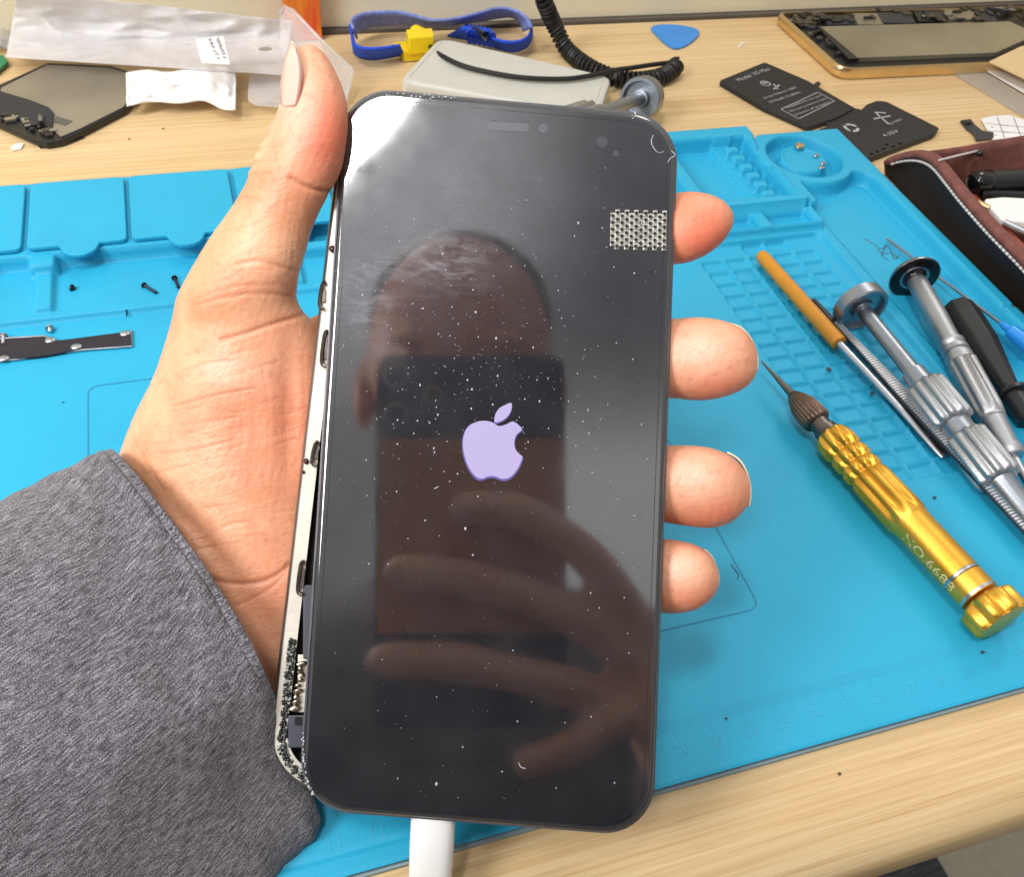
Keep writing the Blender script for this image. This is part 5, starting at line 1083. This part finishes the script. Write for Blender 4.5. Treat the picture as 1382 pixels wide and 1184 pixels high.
# ------------------------------------------------------------------ camera, light, world
cam = bpy.data.cameras.new('camera'); co_ = bpy.data.objects.new('camera', cam); COL.objects.link(co_)
mw = Matrix.Identity(4)
for i in range(3):
    for j in range(3): mw[i][j] = RWC[i, j]
    mw[i][3] = CAM[i]*.001
co_.matrix_world = mw; cam.sensor_width = 36; cam.lens = F/1382*36; cam.clip_start = .004; cam.clip_end = 20
cam.dof.use_dof = True; cam.dof.focus_distance = .212; cam.dof.aperture_fstop = 60
scene.camera = co_
def area(name, loc, target, sx, sy, power, col):
    l = bpy.data.lights.new(name, 'AREA'); l.shape = 'RECTANGLE'; l.size = sx; l.size_y = sy; l.energy = power; l.color = col
    o = bpy.data.objects.new(name, l); COL.objects.link(o); o.location = Vector(loc); d = Vector(target)-Vector(loc); o.rotation_euler = d.to_track_quat('-Z', 'Y').to_euler(); return o
lp = M(455, 150, 1500)*.001
area('ceiling_lamp', lp, (.05, .2, .1), .16, .3, 9, (1, .98, .94))
area('left_fill_light', (-.62, .02, .62), (-.12, .24, 0), .3, .3, 6.5, (1, .99, .97))  # added fill light out of view, brightens the left side of the mat
lp2 = np.array([1.1, 1.3, 1.7]); area('ceiling_lamp_far', lp2, (.1, .25, 0), .4, .9, 8.5, (1, .95, .88))
wd = bpy.data.worlds.new('World'); scene.world = wd; wd.use_nodes = True; N = wd.node_tree.nodes; L = wd.node_tree.links; bg = N['Background']
tc = N.new('ShaderNodeTexCoord')
def dirblob(d, sharp):
    vm = N.new('ShaderNodeVectorMath'); vm.operation = 'DOT_PRODUCT'; L.new(tc.outputs['Generated'], vm.inputs[0]); vm.inputs[1].default_value = tuple(d)
    mr = N.new('ShaderNodeMapRange'); mr.interpolation_type = 'SMOOTHSTEP'; mr.inputs[1].default_value = sharp; mr.inputs[2].default_value = 1; L.new(vm.outputs['Value'], mr.inputs[0]); return mr.outputs[0]
d1 = nrm(M(850, 800, 900)-S(850, 800)); d2 = nrm(M(840, 330, 900)-S(840, 330)); d3 = nrm(M(470, 230, 900)-S(470, 230))
rgb = N.new('ShaderNodeMixRGB'); rgb.inputs[1].default_value = (.8, .79, .77, 1); rgb.inputs[2].default_value = (1.9, 1.9, 1.85, 1); L.new(dirblob(d1, .95), rgb.inputs[0])
r2 = N.new('ShaderNodeMixRGB'); L.new(dirblob(d2, .97), r2.inputs[0]); L.new(rgb.outputs[0], r2.inputs[1]); r2.inputs[2].default_value = (.35, .34, .36, 1)
r3 = N.new('ShaderNodeMixRGB'); L.new(dirblob(d3, .96), r3.inputs[0]); L.new(r2.outputs[0], r3.inputs[1]); r3.inputs[2].default_value = (1.5, 1.5, 1.55, 1)
vm = N.new('ShaderNodeVectorMath'); vm.operation = 'DOT_PRODUCT'; L.new(tc.outputs['Generated'], vm.inputs[0]); vm.inputs[1].default_value = (0, .5, .87)
mr = N.new('ShaderNodeMapRange'); mr.inputs[1].default_value = -.35; mr.inputs[2].default_value = .75; mr.inputs[3].default_value = .3; mr.inputs[4].default_value = 1.15; L.new(vm.outputs['Value'], mr.inputs[0])
ml_ = N.new('ShaderNodeMixRGB'); ml_.blend_type = 'MULTIPLY'; ml_.inputs[0].default_value = 1; L.new(r3.outputs[0], ml_.inputs[1]); L.new(mr.outputs[0], ml_.inputs[2])
L.new(ml_.outputs[0], bg.inputs[0]); bg.inputs[1].default_value = .86
vs = scene.view_settings; vs.view_transform = 'Standard'; vs.look = 'None'; vs.exposure = 0; vs.gamma = 1; vs.use_curve_mapping = False
scene.cycles.max_bounces = 8; scene.cycles.transparent_max_bounces = 12
for o in list(bpy.data.objects):
    if '_o' in o: del o['_o']
